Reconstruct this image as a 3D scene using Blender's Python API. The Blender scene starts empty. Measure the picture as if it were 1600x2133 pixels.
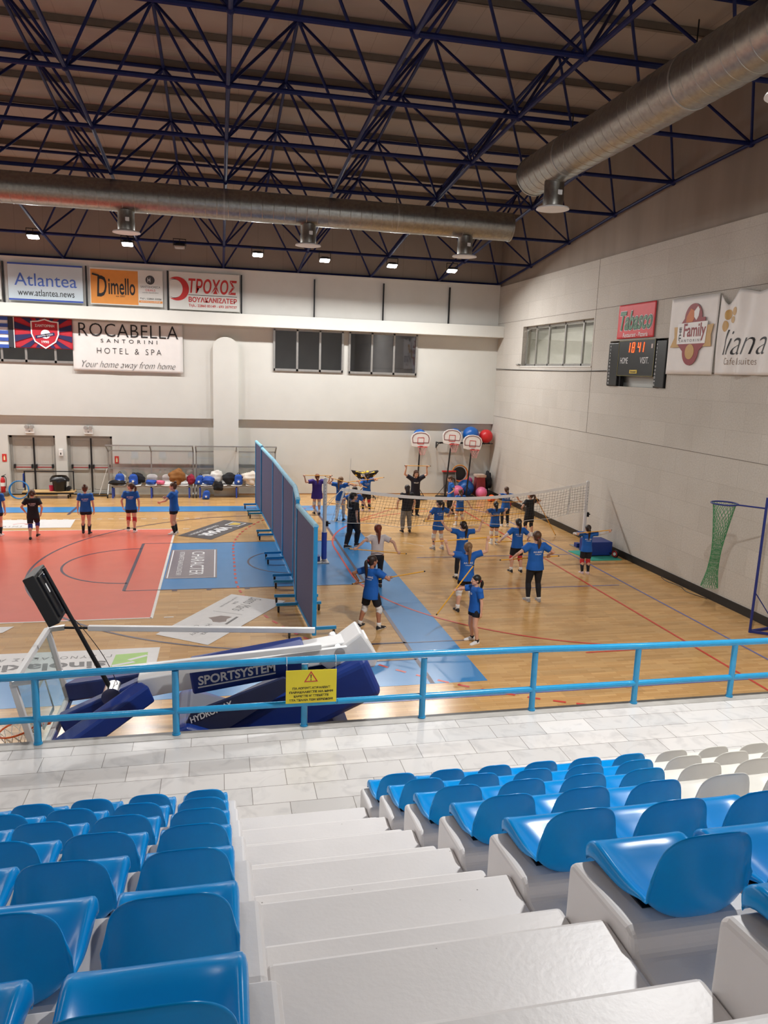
import bpy, bmesh, math, random
from mathutils import Vector, Matrix
from mathutils.bvhtree import BVHTree
random.seed(7)
PI = math.pi
S = bpy.context.scene
COL = S.collection

# ---------------------------------------------------------------- camera
def camera():
    cd = bpy.data.cameras.new('camera'); c = bpy.data.objects.new('camera', cd); COL.objects.link(c)
    cd.sensor_fit = 'VERTICAL'; cd.sensor_height = 24.0; cd.lens = 1560.67*24.0/2133.0
    cd.clip_start = 0.05; cd.clip_end = 200
    yaw, pitch, roll = 0.219703, 0.18509, 0.033457
    f = Vector((math.sin(yaw)*math.cos(pitch), math.cos(yaw)*math.cos(pitch), -math.sin(pitch)))
    r = Vector((math.cos(yaw), -math.sin(yaw), 0)); u = r.cross(f)
    r2 = r*math.cos(roll) + u*math.sin(roll); u2 = -r*math.sin(roll) + u*math.cos(roll)
    m = Matrix((r2, u2, -f)).transposed().to_4x4(); m.translation = Vector((-3.57767, -20.31075, 5.2731))
    c.matrix_world = m; S.camera = c
camera()

# ---------------------------------------------------------------- exposure, world
S.view_settings.view_transform = 'Standard'; S.view_settings.look = 'None'
S.view_settings.gamma = 1.0; S.view_settings.use_curve_mapping = False
S.view_settings.exposure = 0.74
S.cycles.use_denoising = True
S.cycles.max_bounces = 8; S.cycles.diffuse_bounces = 5; S.cycles.glossy_bounces = 4
S.cycles.transparent_max_bounces = 16
S.cycles.caustics_reflective = False; S.cycles.caustics_refractive = False
S.cycles.sample_clamp_indirect = 6.0
LAMP_WATT = 150.0
LAMP_COL = (1.0, 0.99, 0.975)
W = bpy.data.worlds.new('world'); S.world = W; W.use_nodes = True
W.node_tree.nodes['Background'].inputs[0].default_value = (0.5, 0.47, 0.44, 1)
W.node_tree.nodes['Background'].inputs[1].default_value = 0.0

# ---------------------------------------------------------------- materials
def lin(c):
    return tuple((x/12.92 if x <= .04045 else ((x+.055)/1.055)**2.4) for x in c)
def rgb(r, g, b):
    return lin((r/255, g/255, b/255)) + (1.0,)
MATS = {}
def mat(name, col, rough=.5, metal=0.0, var=.06, scale=6.0, bump=0.0, bscale=40.0, spec=.5, coat=0.0, emit=None, es=0.0, stretch=None):
    """principled surface whose colour wanders a little with a noise in object space"""
    if name in MATS: return MATS[name]
    m = bpy.data.materials.new(name); m.use_nodes = True; nt = m.node_tree; N = nt.nodes; L = nt.links
    b = N['Principled BSDF']; b.inputs['Roughness'].default_value = rough; b.inputs['Metallic'].default_value = metal
    b.inputs['Specular IOR Level'].default_value = spec; b.inputs['Coat Weight'].default_value = coat
    tc = N.new('ShaderNodeTexCoord'); mp = N.new('ShaderNodeMapping'); L.new(tc.outputs['Object'], mp.inputs[0])
    if stretch: mp.inputs['Scale'].default_value = stretch
    nz = N.new('ShaderNodeTexNoise'); nz.inputs['Scale'].default_value = scale; nz.inputs['Detail'].default_value = 4; L.new(mp.outputs[0], nz.inputs['Vector'])
    rp = N.new('ShaderNodeValToRGB'); L.new(nz.outputs['Fac'], rp.inputs[0])
    rp.color_ramp.elements[0].position = .3; rp.color_ramp.elements[1].position = .7
    rp.color_ramp.elements[0].color = tuple(max(0, x*(1-var)) for x in col[:3])+(1,)
    rp.color_ramp.elements[1].color = tuple(min(1, x*(1+var)) for x in col[:3])+(1,)
    L.new(rp.outputs[0], b.inputs['Base Color'])
    if bump:
        n2 = N.new('ShaderNodeTexNoise'); n2.inputs['Scale'].default_value = bscale; n2.inputs['Detail'].default_value = 5; L.new(tc.outputs['Object'], n2.inputs['Vector'])
        bp = N.new('ShaderNodeBump'); bp.inputs['Strength'].default_value = bump; bp.inputs['Distance'].default_value = .02
        L.new(n2.outputs['Fac'], bp.inputs['Height']); L.new(bp.outputs[0], b.inputs['Normal'])
    if emit:
        b.inputs['Emission Color'].default_value = emit; b.inputs['Emission Strength'].default_value = es
    MATS[name] = m
    return m
def nodes_of(m):
    return m.node_tree.nodes, m.node_tree.links, m.node_tree.nodes['Principled BSDF']
def glass(name, tint, refl=.12, rough=.03):
    if name in MATS: return MATS[name]
    m = bpy.data.materials.new(name); m.use_nodes = True; N = m.node_tree.nodes; L = m.node_tree.links
    N.remove(N['Principled BSDF']); out = N['Material Output']
    t = N.new('ShaderNodeBsdfTransparent'); t.inputs[0].default_value = tint
    g = N.new('ShaderNodeBsdfGlossy'); g.inputs['Roughness'].default_value = rough
    nz = N.new('ShaderNodeTexNoise'); nz.inputs['Scale'].default_value = 3
    mr = N.new('ShaderNodeMapRange'); mr.inputs[3].default_value = refl*.85; mr.inputs[4].default_value = refl*1.15; L.new(nz.outputs['Fac'], mr.inputs[0])
    mx = N.new('ShaderNodeMixShader'); L.new(mr.outputs[0], mx.inputs[0]); L.new(t.outputs[0], mx.inputs[1]); L.new(g.outputs[0], mx.inputs[2]); L.new(mx.outputs[0], out.inputs[0])
    MATS[name] = m
    return m

def parquet():
    m = bpy.data.materials.new('oak parquet'); m.use_nodes = True; N, L, b = nodes_of(m); MATS['parquet'] = m
    tc = N.new('ShaderNodeTexCoord')
    br = N.new('ShaderNodeTexBrick'); L.new(tc.outputs['Object'], br.inputs['Vector'])
    br.inputs['Scale'].default_value = 1.0; br.inputs['Brick Width'].default_value = .5; br.inputs['Row Height'].default_value = .075
    br.inputs['Mortar Size'].default_value = .0012; br.inputs['Bias'].default_value = -.1; br.offset = .37
    br.inputs['Color1'].default_value = rgb(216, 174, 116); br.inputs['Color2'].default_value = rgb(198, 152, 94); br.inputs['Mortar'].default_value = rgb(135, 92, 52)
    br2 = N.new('ShaderNodeTexBrick'); L.new(tc.outputs['Object'], br2.inputs['Vector'])
    br2.inputs['Scale'].default_value = 1.0; br2.inputs['Brick Width'].default_value = 1.5; br2.inputs['Row Height'].default_value = .225; br2.inputs['Mortar Size'].default_value = 0; br2.offset = .61
    br2.inputs['Color1'].default_value = (.86, .86, .86, 1); br2.inputs['Color2'].default_value = (1.05, 1.03, 1.0, 1); br2.inputs['Mortar'].default_value = (1, 1, 1, 1)
    mx = N.new('ShaderNodeMix'); mx.data_type = 'RGBA'; mx.blend_type = 'MULTIPLY'; mx.inputs[0].default_value = 1
    L.new(br.outputs['Color'], mx.inputs[6]); L.new(br2.outputs['Color'], mx.inputs[7])
    mp = N.new('ShaderNodeMapping'); mp.inputs['Scale'].default_value = (2, 30, 1); L.new(tc.outputs['Object'], mp.inputs[0])
    nz = N.new('ShaderNodeTexNoise'); nz.inputs['Scale'].default_value = 2; nz.inputs['Detail'].default_value = 6; L.new(mp.outputs[0], nz.inputs['Vector'])
    rp = N.new('ShaderNodeValToRGB'); rp.color_ramp.elements[0].color = (.9, .88, .85, 1); rp.color_ramp.elements[1].color = (1.06, 1.05, 1.03, 1); L.new(nz.outputs['Fac'], rp.inputs[0])
    m2 = N.new('ShaderNodeMix'); m2.data_type = 'RGBA'; m2.blend_type = 'MULTIPLY'; m2.inputs[0].default_value = 1
    L.new(mx.outputs[2], m2.inputs[6]); L.new(rp.outputs[0], m2.inputs[7]); L.new(m2.outputs[2], b.inputs['Base Color'])
    b.inputs['Roughness'].default_value = .22; b.inputs['Specular IOR Level'].default_value = .4
    bp = N.new('ShaderNodeBump'); bp.inputs['Strength'].default_value = .08; bp.inputs['Distance'].default_value = .004; L.new(nz.outputs['Fac'], bp.inputs['Height']); L.new(bp.outputs[0], b.inputs['Normal'])
    return m
def marble():
    m = bpy.data.materials.new('marble tile'); m.use_nodes = True; N, L, b = nodes_of(m); MATS['marble'] = m
    tc = N.new('ShaderNodeTexCoord'); mp = N.new('ShaderNodeMapping'); mp.inputs['Location'].default_value = (.23, 13.76+.305, 0); L.new(tc.outputs['Object'], mp.inputs[0])
    br = N.new('ShaderNodeTexBrick'); L.new(mp.outputs[0], br.inputs['Vector'])
    br.inputs['Scale'].default_value = 1; br.inputs['Brick Width'].default_value = .612; br.inputs['Row Height'].default_value = .305; br.offset = .43
    br.inputs['Mortar Size'].default_value = .003; br.inputs['Color1'].default_value = rgb(226, 222, 218); br.inputs['Color2'].default_value = rgb(206, 203, 200); br.inputs['Mortar'].default_value = rgb(128, 122, 114)
    nz = N.new('ShaderNodeTexNoise'); nz.inputs['Scale'].default_value = 3.2; nz.inputs['Detail'].default_value = 9; nz.inputs['Distortion'].default_value = 1.6; L.new(tc.outputs['Object'], nz.inputs['Vector'])
    rp = N.new('ShaderNodeValToRGB'); rp.color_ramp.elements[0].position = .32; rp.color_ramp.elements[0].color = (.82, .82, .83, 1); rp.color_ramp.elements[1].position = .5; rp.color_ramp.elements[1].color = (1, 1, 1, 1); L.new(nz.outputs['Fac'], rp.inputs[0])
    mx = N.new('ShaderNodeMix'); mx.data_type = 'RGBA'; mx.blend_type = 'MULTIPLY'; mx.inputs[0].default_value = .8
    L.new(br.outputs['Color'], mx.inputs[6]); L.new(rp.outputs[0], mx.inputs[7]); L.new(mx.outputs[2], b.inputs['Base Color'])
    b.inputs['Roughness'].default_value = .2
    return m
def white_paint():
    """thick glossy paint on rough concrete, with specks of dirt"""
    m = mat('white gloss paint', rgb(222, 219, 218), .4, var=.035, scale=2.5, bump=.05, bscale=40, spec=.5); N, L, b = nodes_of(m)
    tc = N.new('ShaderNodeTexCoord'); v = N.new('ShaderNodeTexVoronoi'); v.inputs['Scale'].default_value = 7; L.new(tc.outputs['Object'], v.inputs['Vector'])
    rp = N.new('ShaderNodeValToRGB'); rp.color_ramp.elements[0].position = .022; rp.color_ramp.elements[0].color = (.25, .23, .2, 1); rp.color_ramp.elements[1].position = .03; rp.color_ramp.elements[1].color = (1, 1, 1, 1)
    L.new(v.outputs['Distance'], rp.inputs[0])
    old = b.inputs['Base Color'].links[0].from_socket
    mx = N.new('ShaderNodeMix'); mx.data_type = 'RGBA'; mx.blend_type = 'MULTIPLY'; mx.inputs[0].default_value = .75
    L.new(old, mx.inputs[6]); L.new(rp.outputs[0], mx.inputs[7]); L.new(mx.outputs[2], b.inputs['Base Color'])
    return m
def concrete_wall():
    """pale cement-fibre panels with fine specks and thin joints"""
    m = bpy.data.materials.new('cement panels'); m.use_nodes = True; N, L, b = nodes_of(m); MATS['cement'] = m
    tc = N.new('ShaderNodeTexCoord'); sp = N.new('ShaderNodeSeparateXYZ'); cb = N.new('ShaderNodeCombineXYZ')
    L.new(tc.outputs['Object'], sp.inputs[0]); L.new(sp.outputs['Y'], cb.inputs['X']); L.new(sp.outputs['Z'], cb.inputs['Y'])
    mp = N.new('ShaderNodeMapping'); mp.inputs['Location'].default_value = (-2.56+16.4, -3.52+1.97*2, 0); L.new(cb.outputs[0], mp.inputs[0])
    br = N.new('ShaderNodeTexBrick'); L.new(mp.outputs[0], br.inputs['Vector']); br.offset = .5
    br.inputs['Scale'].default_value = 1; br.inputs['Brick Width'].default_value = 1.25; br.inputs['Row Height'].default_value = .6567; br.inputs['Mortar Size'].default_value = .004
    br.inputs['Color1'].default_value = rgb(200, 195, 187); br.inputs['Color2'].default_value = rgb(194, 189, 181); br.inputs['Mortar'].default_value = rgb(176, 170, 162)
    nz = N.new('ShaderNodeTexNoise'); nz.inputs['Scale'].default_value = 26; nz.inputs['Detail'].default_value = 8; nz.inputs['Roughness'].default_value = .75; L.new(tc.outputs['Object'], nz.inputs['Vector'])
    rp = N.new('ShaderNodeValToRGB'); rp.color_ramp.elements[0].position = .36; rp.color_ramp.elements[0].color = (.84, .83, .81, 1); rp.color_ramp.elements[1].position = .6; rp.color_ramp.elements[1].color = (1.03, 1.03, 1.03, 1); L.new(nz.outputs['Fac'], rp.inputs[0])
    n3 = N.new('ShaderNodeTexNoise'); n3.inputs['Scale'].default_value = .9; n3.inputs['Detail'].default_value = 3; L.new(tc.outputs['Object'], n3.inputs['Vector'])
    r3 = N.new('ShaderNodeValToRGB'); r3.color_ramp.elements[0].position = .3; r3.color_ramp.elements[0].color = (.93, .92, .91, 1); r3.color_ramp.elements[1].position = .7; r3.color_ramp.elements[1].color = (1, 1, 1, 1); L.new(n3.outputs['Fac'], r3.inputs[0])
    prev = br.outputs['Color']
    for s in (rp.outputs[0], r3.outputs[0]):
        mx = N.new('ShaderNodeMix'); mx.data_type = 'RGBA'; mx.blend_type = 'MULTIPLY'; mx.inputs[0].default_value = 1
        L.new(prev, mx.inputs[6]); L.new(s, mx.inputs[7]); prev = mx.outputs[2]
    L.new(prev, b.inputs['Base Color']); b.inputs['Roughness'].default_value = .85
    bp = N.new('ShaderNodeBump'); bp.inputs['Strength'].default_value = .25; bp.inputs['Distance'].default_value = .01; L.new(nz.outputs['Fac'], bp.inputs['Height']); L.new(bp.outputs[0], b.inputs['Normal'])
    return m
def roof_sheet():
    m = mat('roof sheeting', rgb(158, 148, 138), .7, var=.05, scale=1.2); N, L, b = nodes_of(m)
    tc = N.new('ShaderNodeTexCoord'); br = N.new('ShaderNodeTexBrick'); br.offset = 0; L.new(tc.outputs['Object'], br.inputs['Vector'])
    br.inputs['Scale'].default_value = 1; br.inputs['Brick Width'].default_value = 1.0; br.inputs['Row Height'].default_value = 400; br.inputs['Mortar Size'].default_value = .01
    br.inputs['Color1'].default_value = br.inputs['Color2'].default_value = (1, 1, 1, 1); br.inputs['Mortar'].default_value = (.78, .78, .78, 1)
    old = b.inputs['Base Color'].links[0].from_socket
    mx = N.new('ShaderNodeMix'); mx.data_type = 'RGBA'; mx.blend_type = 'MULTIPLY'; mx.inputs[0].default_value = 1
    L.new(old, mx.inputs[6]); L.new(br.outputs['Color'], mx.inputs[7]); L.new(mx.outputs[2], b.inputs['Base Color'])
    return m
def duct_metal():
    m = mat('galvanised sheet', rgb(158, 157, 152), .36, 1.0, var=.14, scale=12, bump=.16, bscale=5)
    return m

# ---------------------------------------------------------------- mesh building
class MB:
    def __init__(s): s.v = []; s.f = []; s.m = []
    def add(s, vs, fs, mi=0):
        o = len(s.v); s.v += [tuple(v) for v in vs]; s.f += [tuple(i+o for i in f) for f in fs]; s.m += [mi]*len(fs); return s
    def box(s, x0, x1, y0, y1, z0, z1, mi=0):
        return s.add([(x0,y0,z0),(x1,y0,z0),(x1,y1,z0),(x0,y1,z0),(x0,y0,z1),(x1,y0,z1),(x1,y1,z1),(x0,y1,z1)],
                     [(0,3,2,1),(4,5,6,7),(0,1,5,4),(1,2,6,5),(2,3,7,6),(3,0,4,7)], mi)
    def obox(s, c, ax, ay, az, mi=0):
        """box about c with half-axis vectors"""
        c, ax, ay, az = map(Vector, (c, ax, ay, az))
        if ax.cross(ay).dot(az) < 0: ax = -ax
        vs = [c+i*ax+j*ay+k*az for k in (-1, 1) for i, j in ((-1,-1),(1,-1),(1,1),(-1,1))]
        return s.add(vs, [(0,3,2,1),(4,5,6,7),(0,1,5,4),(1,2,6,5),(2,3,7,6),(3,0,4,7)], mi)
    def bar(s, p, q, w, h=None, up=(0,0,1), mi=0):
        """square bar from p to q"""
        p, q = Vector(p), Vector(q); h = h or w; d = (q-p); L = d.length; d.normalize()
        u = Vector(up); x = d.cross(u)
        if x.length < 1e-4: x = d.cross(Vector((1,0,0)))
        x.normalize(); u = x.cross(d)
        return s.obox((p+q)/2, d*L/2, x*w/2, u*h/2, mi)
    def rings(s, R, cap=True, mi=0, closed=False):
        n = len(R[0]); o = len(s.v); s.v += [tuple(v) for r in R for v in r]; k = len(R)
        for i in range(k if closed else k-1):
            a = o+i*n; b = o+((i+1) % k)*n
            for j in range(n):
                s.f.append((a+j, a+(j+1) % n, b+(j+1) % n, b+j)); s.m.append(mi)
        if cap and not closed:
            s.f.append(tuple(o+j for j in reversed(range(n)))); s.m.append(mi)
            s.f.append(tuple(o+(k-1)*n+j for j in range(n))); s.m.append(mi)
        return s
    def tube(s, P, r, n=8, cap=True, mi=0, closed=False, round_ends=False):
        P = [Vector(p) for p in P]; k = len(P); r = list(r) if hasattr(r, '__len__') else [r]*k
        if round_ends:
            d0 = (P[0]-P[1]).normalized(); d1 = (P[-1]-P[-2]).normalized()
            P = [P[0]+d0*r[0]*t for t in (.97, .75, .4)] + P + [P[-1]+d1*r[-1]*t for t in (.4, .75, .97)]
            r = [r[0]*t for t in (.25, .66, .92)] + r + [r[-1]*t for t in (.92, .66, .25)]; k = len(P)
        T = []
        for i in range(k):
            a = P[(i-1) % k] if (closed or i > 0) else P[i]; b = P[(i+1) % k] if (closed or i < k-1) else P[i]
            T.append((b-a).normalized())
        x = T[0].orthogonal().normalized(); R = []
        for i in range(k):
            x = (x-T[i]*x.dot(T[i])).normalized(); y = T[i].cross(x)
            R.append([P[i]+(x*math.cos(2*PI*j/n)+y*math.sin(2*PI*j/n))*r[i] for j in range(n)])
        return s.rings(R, cap, mi, closed)
    def cyl(s, p, q, r, n=12, mi=0, r2=None): return s.tube([p, q], [r, r if r2 is None else r2], n, True, mi)
    def ball(s, c, r, n=12, k=8, mi=0, M=None):
        """ellipsoid, r scalar or triple, M optional 3x3"""
        c = Vector(c); r = r if hasattr(r, '__len__') else (r, r, r); R = []
        for i in range(1, k):
            t = PI*i/k; R.append([Vector((r[0]*math.sin(t)*math.cos(2*PI*j/n), r[1]*math.sin(t)*math.sin(2*PI*j/n), -r[2]*math.cos(t))) for j in range(n)])
        o = len(s.v); vs = [Vector((0,0,-r[2]))] + [v for q in R for v in q] + [Vector((0,0,r[2]))]
        if M is not None: vs = [M @ v for v in vs]
        s.v += [tuple(c+v) for v in vs]
        for j in range(n): s.f.append((o, o+1+(j+1) % n, o+1+j)); s.m.append(mi)
        for i in range(k-2):
            for j in range(n): s.f.append((o+1+i*n+j, o+1+i*n+(j+1) % n, o+1+(i+1)*n+(j+1) % n, o+1+(i+1)*n+j)); s.m.append(mi)
        e = o+1+(k-1)*n; a = o+1+(k-2)*n
        for j in range(n): s.f.append((a+j, a+(j+1) % n, e)); s.m.append(mi)
        return s
    def torus(s, c, R, r, ax=(0,0,1), n=32, k=8, mi=0, sy=1.0, xdir=None):
        ax = Vector(ax).normalized(); x = (Vector(xdir) if xdir else ax.orthogonal()).normalized(); y = ax.cross(x); c = Vector(c)
        return s.tube([c+(x*math.cos(2*PI*i/n)+y*math.sin(2*PI*i/n)*sy)*R for i in range(n)], r, k, False, mi, True)
    def prism(s, poly, ax, a, b, mi=0):
        """polygon in the two other axes extruded along axis ax ('x','y','z') from a to b"""
        f = {'x': lambda t, p: (t, p[0], p[1]), 'y': lambda t, p: (p[0], t, p[1]), 'z': lambda t, p: (p[0], p[1], t)}[ax]
        return s.rings([[f(a, p) for p in poly], [f(b, p) for p in poly]], True, mi)
    def oprism(s, poly, o, x, y, d, mi=0):
        """polygon in the frame o,x,y, thickness vector d"""
        o, x, y, d = map(Vector, (o, x, y, d))
        q = [o+x*a+y*b for a, b in poly]
        return s.rings([q, [p+d for p in q]], True, mi)
    def grid(s, fn, nu, nv, mi=0, wrapu=False):
        o = len(s.v); s.v += [tuple(fn(i/(nu-(0 if wrapu else 1)), j/(nv-1))) for j in range(nv) for i in range(nu)]
        for j in range(nv-1):
            for i in range(nu if wrapu else nu-1):
                s.f.append((o+j*nu+i, o+j*nu+(i+1) % nu, o+(j+1)*nu+(i+1) % nu, o+(j+1)*nu+i)); s.m.append(mi)
        return s
def wpos(o):
    p = Vector((0,0,0))
    while o is not None: p = p+o.location; o = o.parent
    return p
def fixn(me):
    bm = bmesh.new(); bm.from_mesh(me); bmesh.ops.recalc_face_normals(bm, faces=bm.faces); bm.to_mesh(me); bm.free()
def mk(name, mb, ma, parent=None, smooth=False, kind=None, recalc=True, angle=None):
    """link a mesh as ONE object; vertices are world coordinates, the origin is the parent's base"""
    me = bpy.data.meshes.new(name); off = wpos(parent) if parent is not None else Vector((0,0,0))
    me.from_pydata([tuple(Vector(v)-off) for v in mb.v], [], mb.f)
    for x in (ma if isinstance(ma, (list, tuple)) else [ma]): me.materials.append(x)
    if isinstance(ma, (list, tuple)): me.polygons.foreach_set('material_index', mb.m)
    if recalc: fixn(me)
    if smooth:
        me.polygons.foreach_set('use_smooth', [True]*len(me.polygons))
        if angle is not None: me.set_sharp_from_angle(angle=math.radians(angle))
    o = bpy.data.objects.new(name, me); COL.objects.link(o)
    if parent is not None: o.parent = parent
    if kind: o['kind'] = kind
    return o
def bevel(o, w=.01, seg=2):
    m = o.modifiers.new('bevel', 'BEVEL'); m.width = w; m.segments = seg; m.limit_method = 'ANGLE'; m.angle_limit = math.radians(40); return o
def thing(name, label, cat, loc=(0,0,0), group=None):
    o = bpy.data.objects.new(name, None); COL.objects.link(o); o.location = loc; o.empty_display_size = .1
    o['label'] = label; o['category'] = cat
    if group: o['group'] = group
    return o
def tag(o, label, cat, group=None):
    o['label'] = label; o['category'] = cat
    if group: o['group'] = group
    return o
def origin_to(o, p):
    """move a single-mesh thing's origin to p without moving it"""
    p = Vector(p); o.data.transform(Matrix.Translation(-p)); o.location = p; return o
def dup(root, loc, label=None, group=None):
    r = root.copy(); COL.objects.link(r); r.location = loc
    if label: r['label'] = label
    if group: r['group'] = group
    for ch in list(root.children):
        c = ch.copy(); COL.objects.link(c); c.parent = r
        for g in list(ch.children):
            d = g.copy(); COL.objects.link(d); d.parent = c
    return r
def struct(name, mb, ma, **k): return mk(name, mb, ma, kind='structure', **k)
def text_mb(body, o, right, up, w=None, h=None, align='C', bold=0.0, shear=0.0, depth=.0015, spacing=1.0, res=3):
    """lettering as a mesh: centred (or left) at o, running along right, fitted to width w and cap height h"""
    cu = bpy.data.curves.new('t', 'FONT'); cu.body = body; cu.size = 1; cu.offset = bold; cu.shear = shear; cu.space_character = spacing; cu.resolution_u = res
    ob = bpy.data.objects.new('t', cu); COL.objects.link(ob)
    dg = bpy.context.evaluated_depsgraph_get(); dg.update()
    me = bpy.data.meshes.new_from_object(ob.evaluated_get(dg))
    vs = [v.co.copy() for v in me.vertices]; fs = [tuple(p.vertices) for p in me.polygons]
    bpy.data.objects.remove(ob); bpy.data.curves.remove(cu); bpy.data.meshes.remove(me)
    xs = [v.x for v in vs]; ys = [v.y for v in vs]; x0, x1, y0, y1 = min(xs), max(xs), min(ys), max(ys)
    sy = (h/(y1-y0)) if h else (w/(x1-x0)); sx = (w/(x1-x0)) if w else sy
    o, right, up = Vector(o), Vector(right).normalized(), Vector(up).normalized(); nrm = right.cross(up)*depth
    cx = (x0+x1)/2 if align == 'C' else x0
    mb = MB(); mb.add([o+right*((v.x-cx)*sx)+up*((v.y-(y0+y1)/2)*sy)+nrm for v in vs], fs)
    return mb
def lettering(body, o, right, up, ma, parent, w=None, h=None, name='lettering', **k):
    return mk(name, text_mb(body, o, right, up, w, h, **k), ma, parent, recalc=False)
def cells(holes, a0, a1, z0, z1):
    """grid cells of a rectangle that are not inside a hole (a0,a1,z0,z1)"""
    A = sorted({a0, a1, *[h[0] for h in holes], *[h[1] for h in holes]}); Z = sorted({z0, z1, *[h[2] for h in holes], *[h[3] for h in holes]})
    for i in range(len(A)-1):
        for j in range(len(Z)-1):
            ca, cz = (A[i]+A[i+1])/2, (Z[j]+Z[j+1])/2
            if a0 <= ca <= a1 and z0 <= cz <= z1 and not any(h[0] < ca < h[1] and h[2] < cz < h[3] for h in holes): yield A[i], A[i+1], Z[j], Z[j+1]
def vpath(pts, n):
    """Catmull-Rom through pts"""
    P = [Vector(p) for p in pts]; out = []
    for i in range(len(P)-1):
        a, b, c, d = P[max(i-1,0)], P[i], P[i+1], P[min(i+2,len(P)-1)]
        for k in range(n):
            t = k/n; out.append(.5*((2*b)+(c-a)*t+(2*a-5*b+4*c-d)*t*t+(3*b-a-3*c+d)*t**3))
    out.append(P[-1]); return out

M_white = white_paint(); M_par = parquet(); M_marble = marble(); M_cem = concrete_wall(); M_roof = roof_sheet(); M_duct = duct_metal()
M_wall = mat('white wall paint', rgb(210, 209, 202), .75, var=.025, scale=1.3, bump=.05, bscale=8)
M_panel = mat('white board paint', rgb(222, 219, 213), .6, var=.02, scale=2)
M_alu = mat('anodised aluminium', rgb(176, 174, 170), .4, .7, scale=12)
M_black = mat('black plastic', rgb(22, 22, 24), .45, scale=14)
M_blackm = mat('black steel', rgb(26, 26, 30), .4, .3, scale=14)
M_truss = mat('navy steel paint', rgb(20, 30, 80), .5, var=.18, scale=5, spec=.2)
M_rail = mat('sky blue gloss paint', rgb(38, 152, 204), .25, var=.05, scale=9, bump=.05, bscale=60, coat=.3)
M_navy = mat('navy padded vinyl', rgb(20, 52, 130), .42, var=.07, scale=4, bump=.08, bscale=5)
M_whitem = mat('white enamelled steel', rgb(222, 222, 222), .35, var=.03, scale=6)
M_wp = mat('white plastic', rgb(232, 230, 226), .4, scale=6)
M_red = mat('red plastic', rgb(196, 36, 40), .4, scale=6)
M_ink = mat('black print', rgb(28, 26, 28), .6, var=.02)
M_wink = mat('white print', rgb(238, 238, 238), .6, var=.02)
M_banner = mat('white banner vinyl', rgb(226, 222, 218), .55, var=.03, scale=3, bump=.12, bscale=2.5)
M_chrome = mat('bright steel', rgb(200, 200, 200), .25, 1.0, scale=20)
M_rubber = mat('black rubber', rgb(30, 28, 28), .7, scale=20)
# ---------------------------------------------------------------- roof profile
def zb(Y):
    """height of the lower layer of the roof frame: it rises from the back wall towards the middle of the hall"""
    T = [(11.4,9.05),(7.95,9.46),(4.75,9.84),(1.7,10.18),(-1.3,10.44),(-4.3,10.60),(-7.3,10.68),(-10.3,10.70),(-13.3,10.64),(-16.3,10.5),(-24,9.8)]
    for (a, za), (b, zc) in zip(T, T[1:]):
        if Y >= b: return za+(zc-za)*(Y-a)/(b-a)
    return T[-1][1]
def zr(Y): return zb(Y)+2.32 if Y < 11.4 else zb(11.4)+2.32

# ---------------------------------------------------------------- flood lights (the lamps that light the hall)
M_lens = mat('lit lamp lens', (1, 1, 1, 1), .3, emit=(1, .95, .88, 1), es=28)
M_off = mat('unlit lamp lens', rgb(150, 145, 140), .2)
def flood(x, y, z, label, lit=True, tilt=15.0, power=1.0):
    t = thing('flood_light', label, 'flood light', (x, y, z), 'flood lights under the roof')
    Rm = Matrix.Rotation(math.radians(-tilt if y > 0 else tilt), 3, 'X')
    def rot(m):
        m.v = [tuple(Vector((x, y, z))+Rm @ (Vector(v)-Vector((x, y, z)))) for v in m.v]; return m
    b = MB(); b.box(x-.19, x+.19, y-.13, y+.13, z, z+.06); b.box(x-.13, x+.13, y-.09, y+.09, z+.06, z+.1); bevel(mk('housing', rot(b), M_black, t), .012)
    b = MB(); b.rings([[(x+sx*w, y+sy*h, z-d) for sx, sy in ((-1,-1),(1,-1),(1,1),(-1,1))] for w, h, d in ((.17,.12,-.002),(.17,.12,.02),(.14,.09,.045),(.08,.05,.055))]); mk('lens', rot(b), M_lens if lit else M_off, t, True, angle=50)
    b = MB(); b.bar((x-.21, y, z+.03), (x-.21, y, z+.26), .02); b.bar((x+.21, y, z+.03), (x+.21, y, z+.26), .02); b.bar((x-.22, y, z+.26), (x+.22, y, z+.26), .025); b.bar((x, y, z+.26), (x, y, zb(y)-.05), .02); mk('bracket', b, M_black, t)
    if lit:
        ld = bpy.data.lights.new('flood_lamp', 'AREA'); ld.shape = 'RECTANGLE'; ld.size = .4; ld.size_y = .28; ld.energy = LAMP_WATT*power; ld.color = LAMP_COL
        lo = bpy.data.objects.new('flood_lamp', ld); COL.objects.link(lo); lo.parent = t; lo.location = Rm @ Vector((0, 0, -.075)); lo.rotation_euler = Rm.to_euler()
    return t
BACK = [(-9.6, 9.42, 1), (-6.6, 9.38, 1), (-4.87, 9.4, 0), (-2.19, 9.31, 1), (.21, 9.27, 1), (2.72, 9.23, 1), (5.03, 9.19, 1)]
where = ['first lit flood light from the left, above the handwritten blue company board', 'lit flood light beside the first duct outlet', 'unlit flood light above the red crescent board', 'lit flood light left of the middle duct outlet',
         'lit flood light right of the middle duct outlet', 'lit flood light between the middle and end duct outlets', 'lit flood light nearest the corner below the end of the duct']
for (x, z, on), w in zip(BACK, where): flood(x, 7.9, z-.1, w, bool(on))
for x in (-12.3, -15.3, -18.3, -21.3, -24.3, -27.3, -31):
    flood(x, 7.9, 9.3, 'lit flood light of the back row, beyond the left edge of the photo')
for x, pw in ((-30.5, .8), (-24, .8), (-17.5, .7), (-11.5, .4), (-5.6, .15), (1.5, 3.0), (6.2, .3)):
    flood(x, -13.4, 9.5, 'lit flood light of the row above the stand walkway', tilt=5, power=pw)

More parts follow.
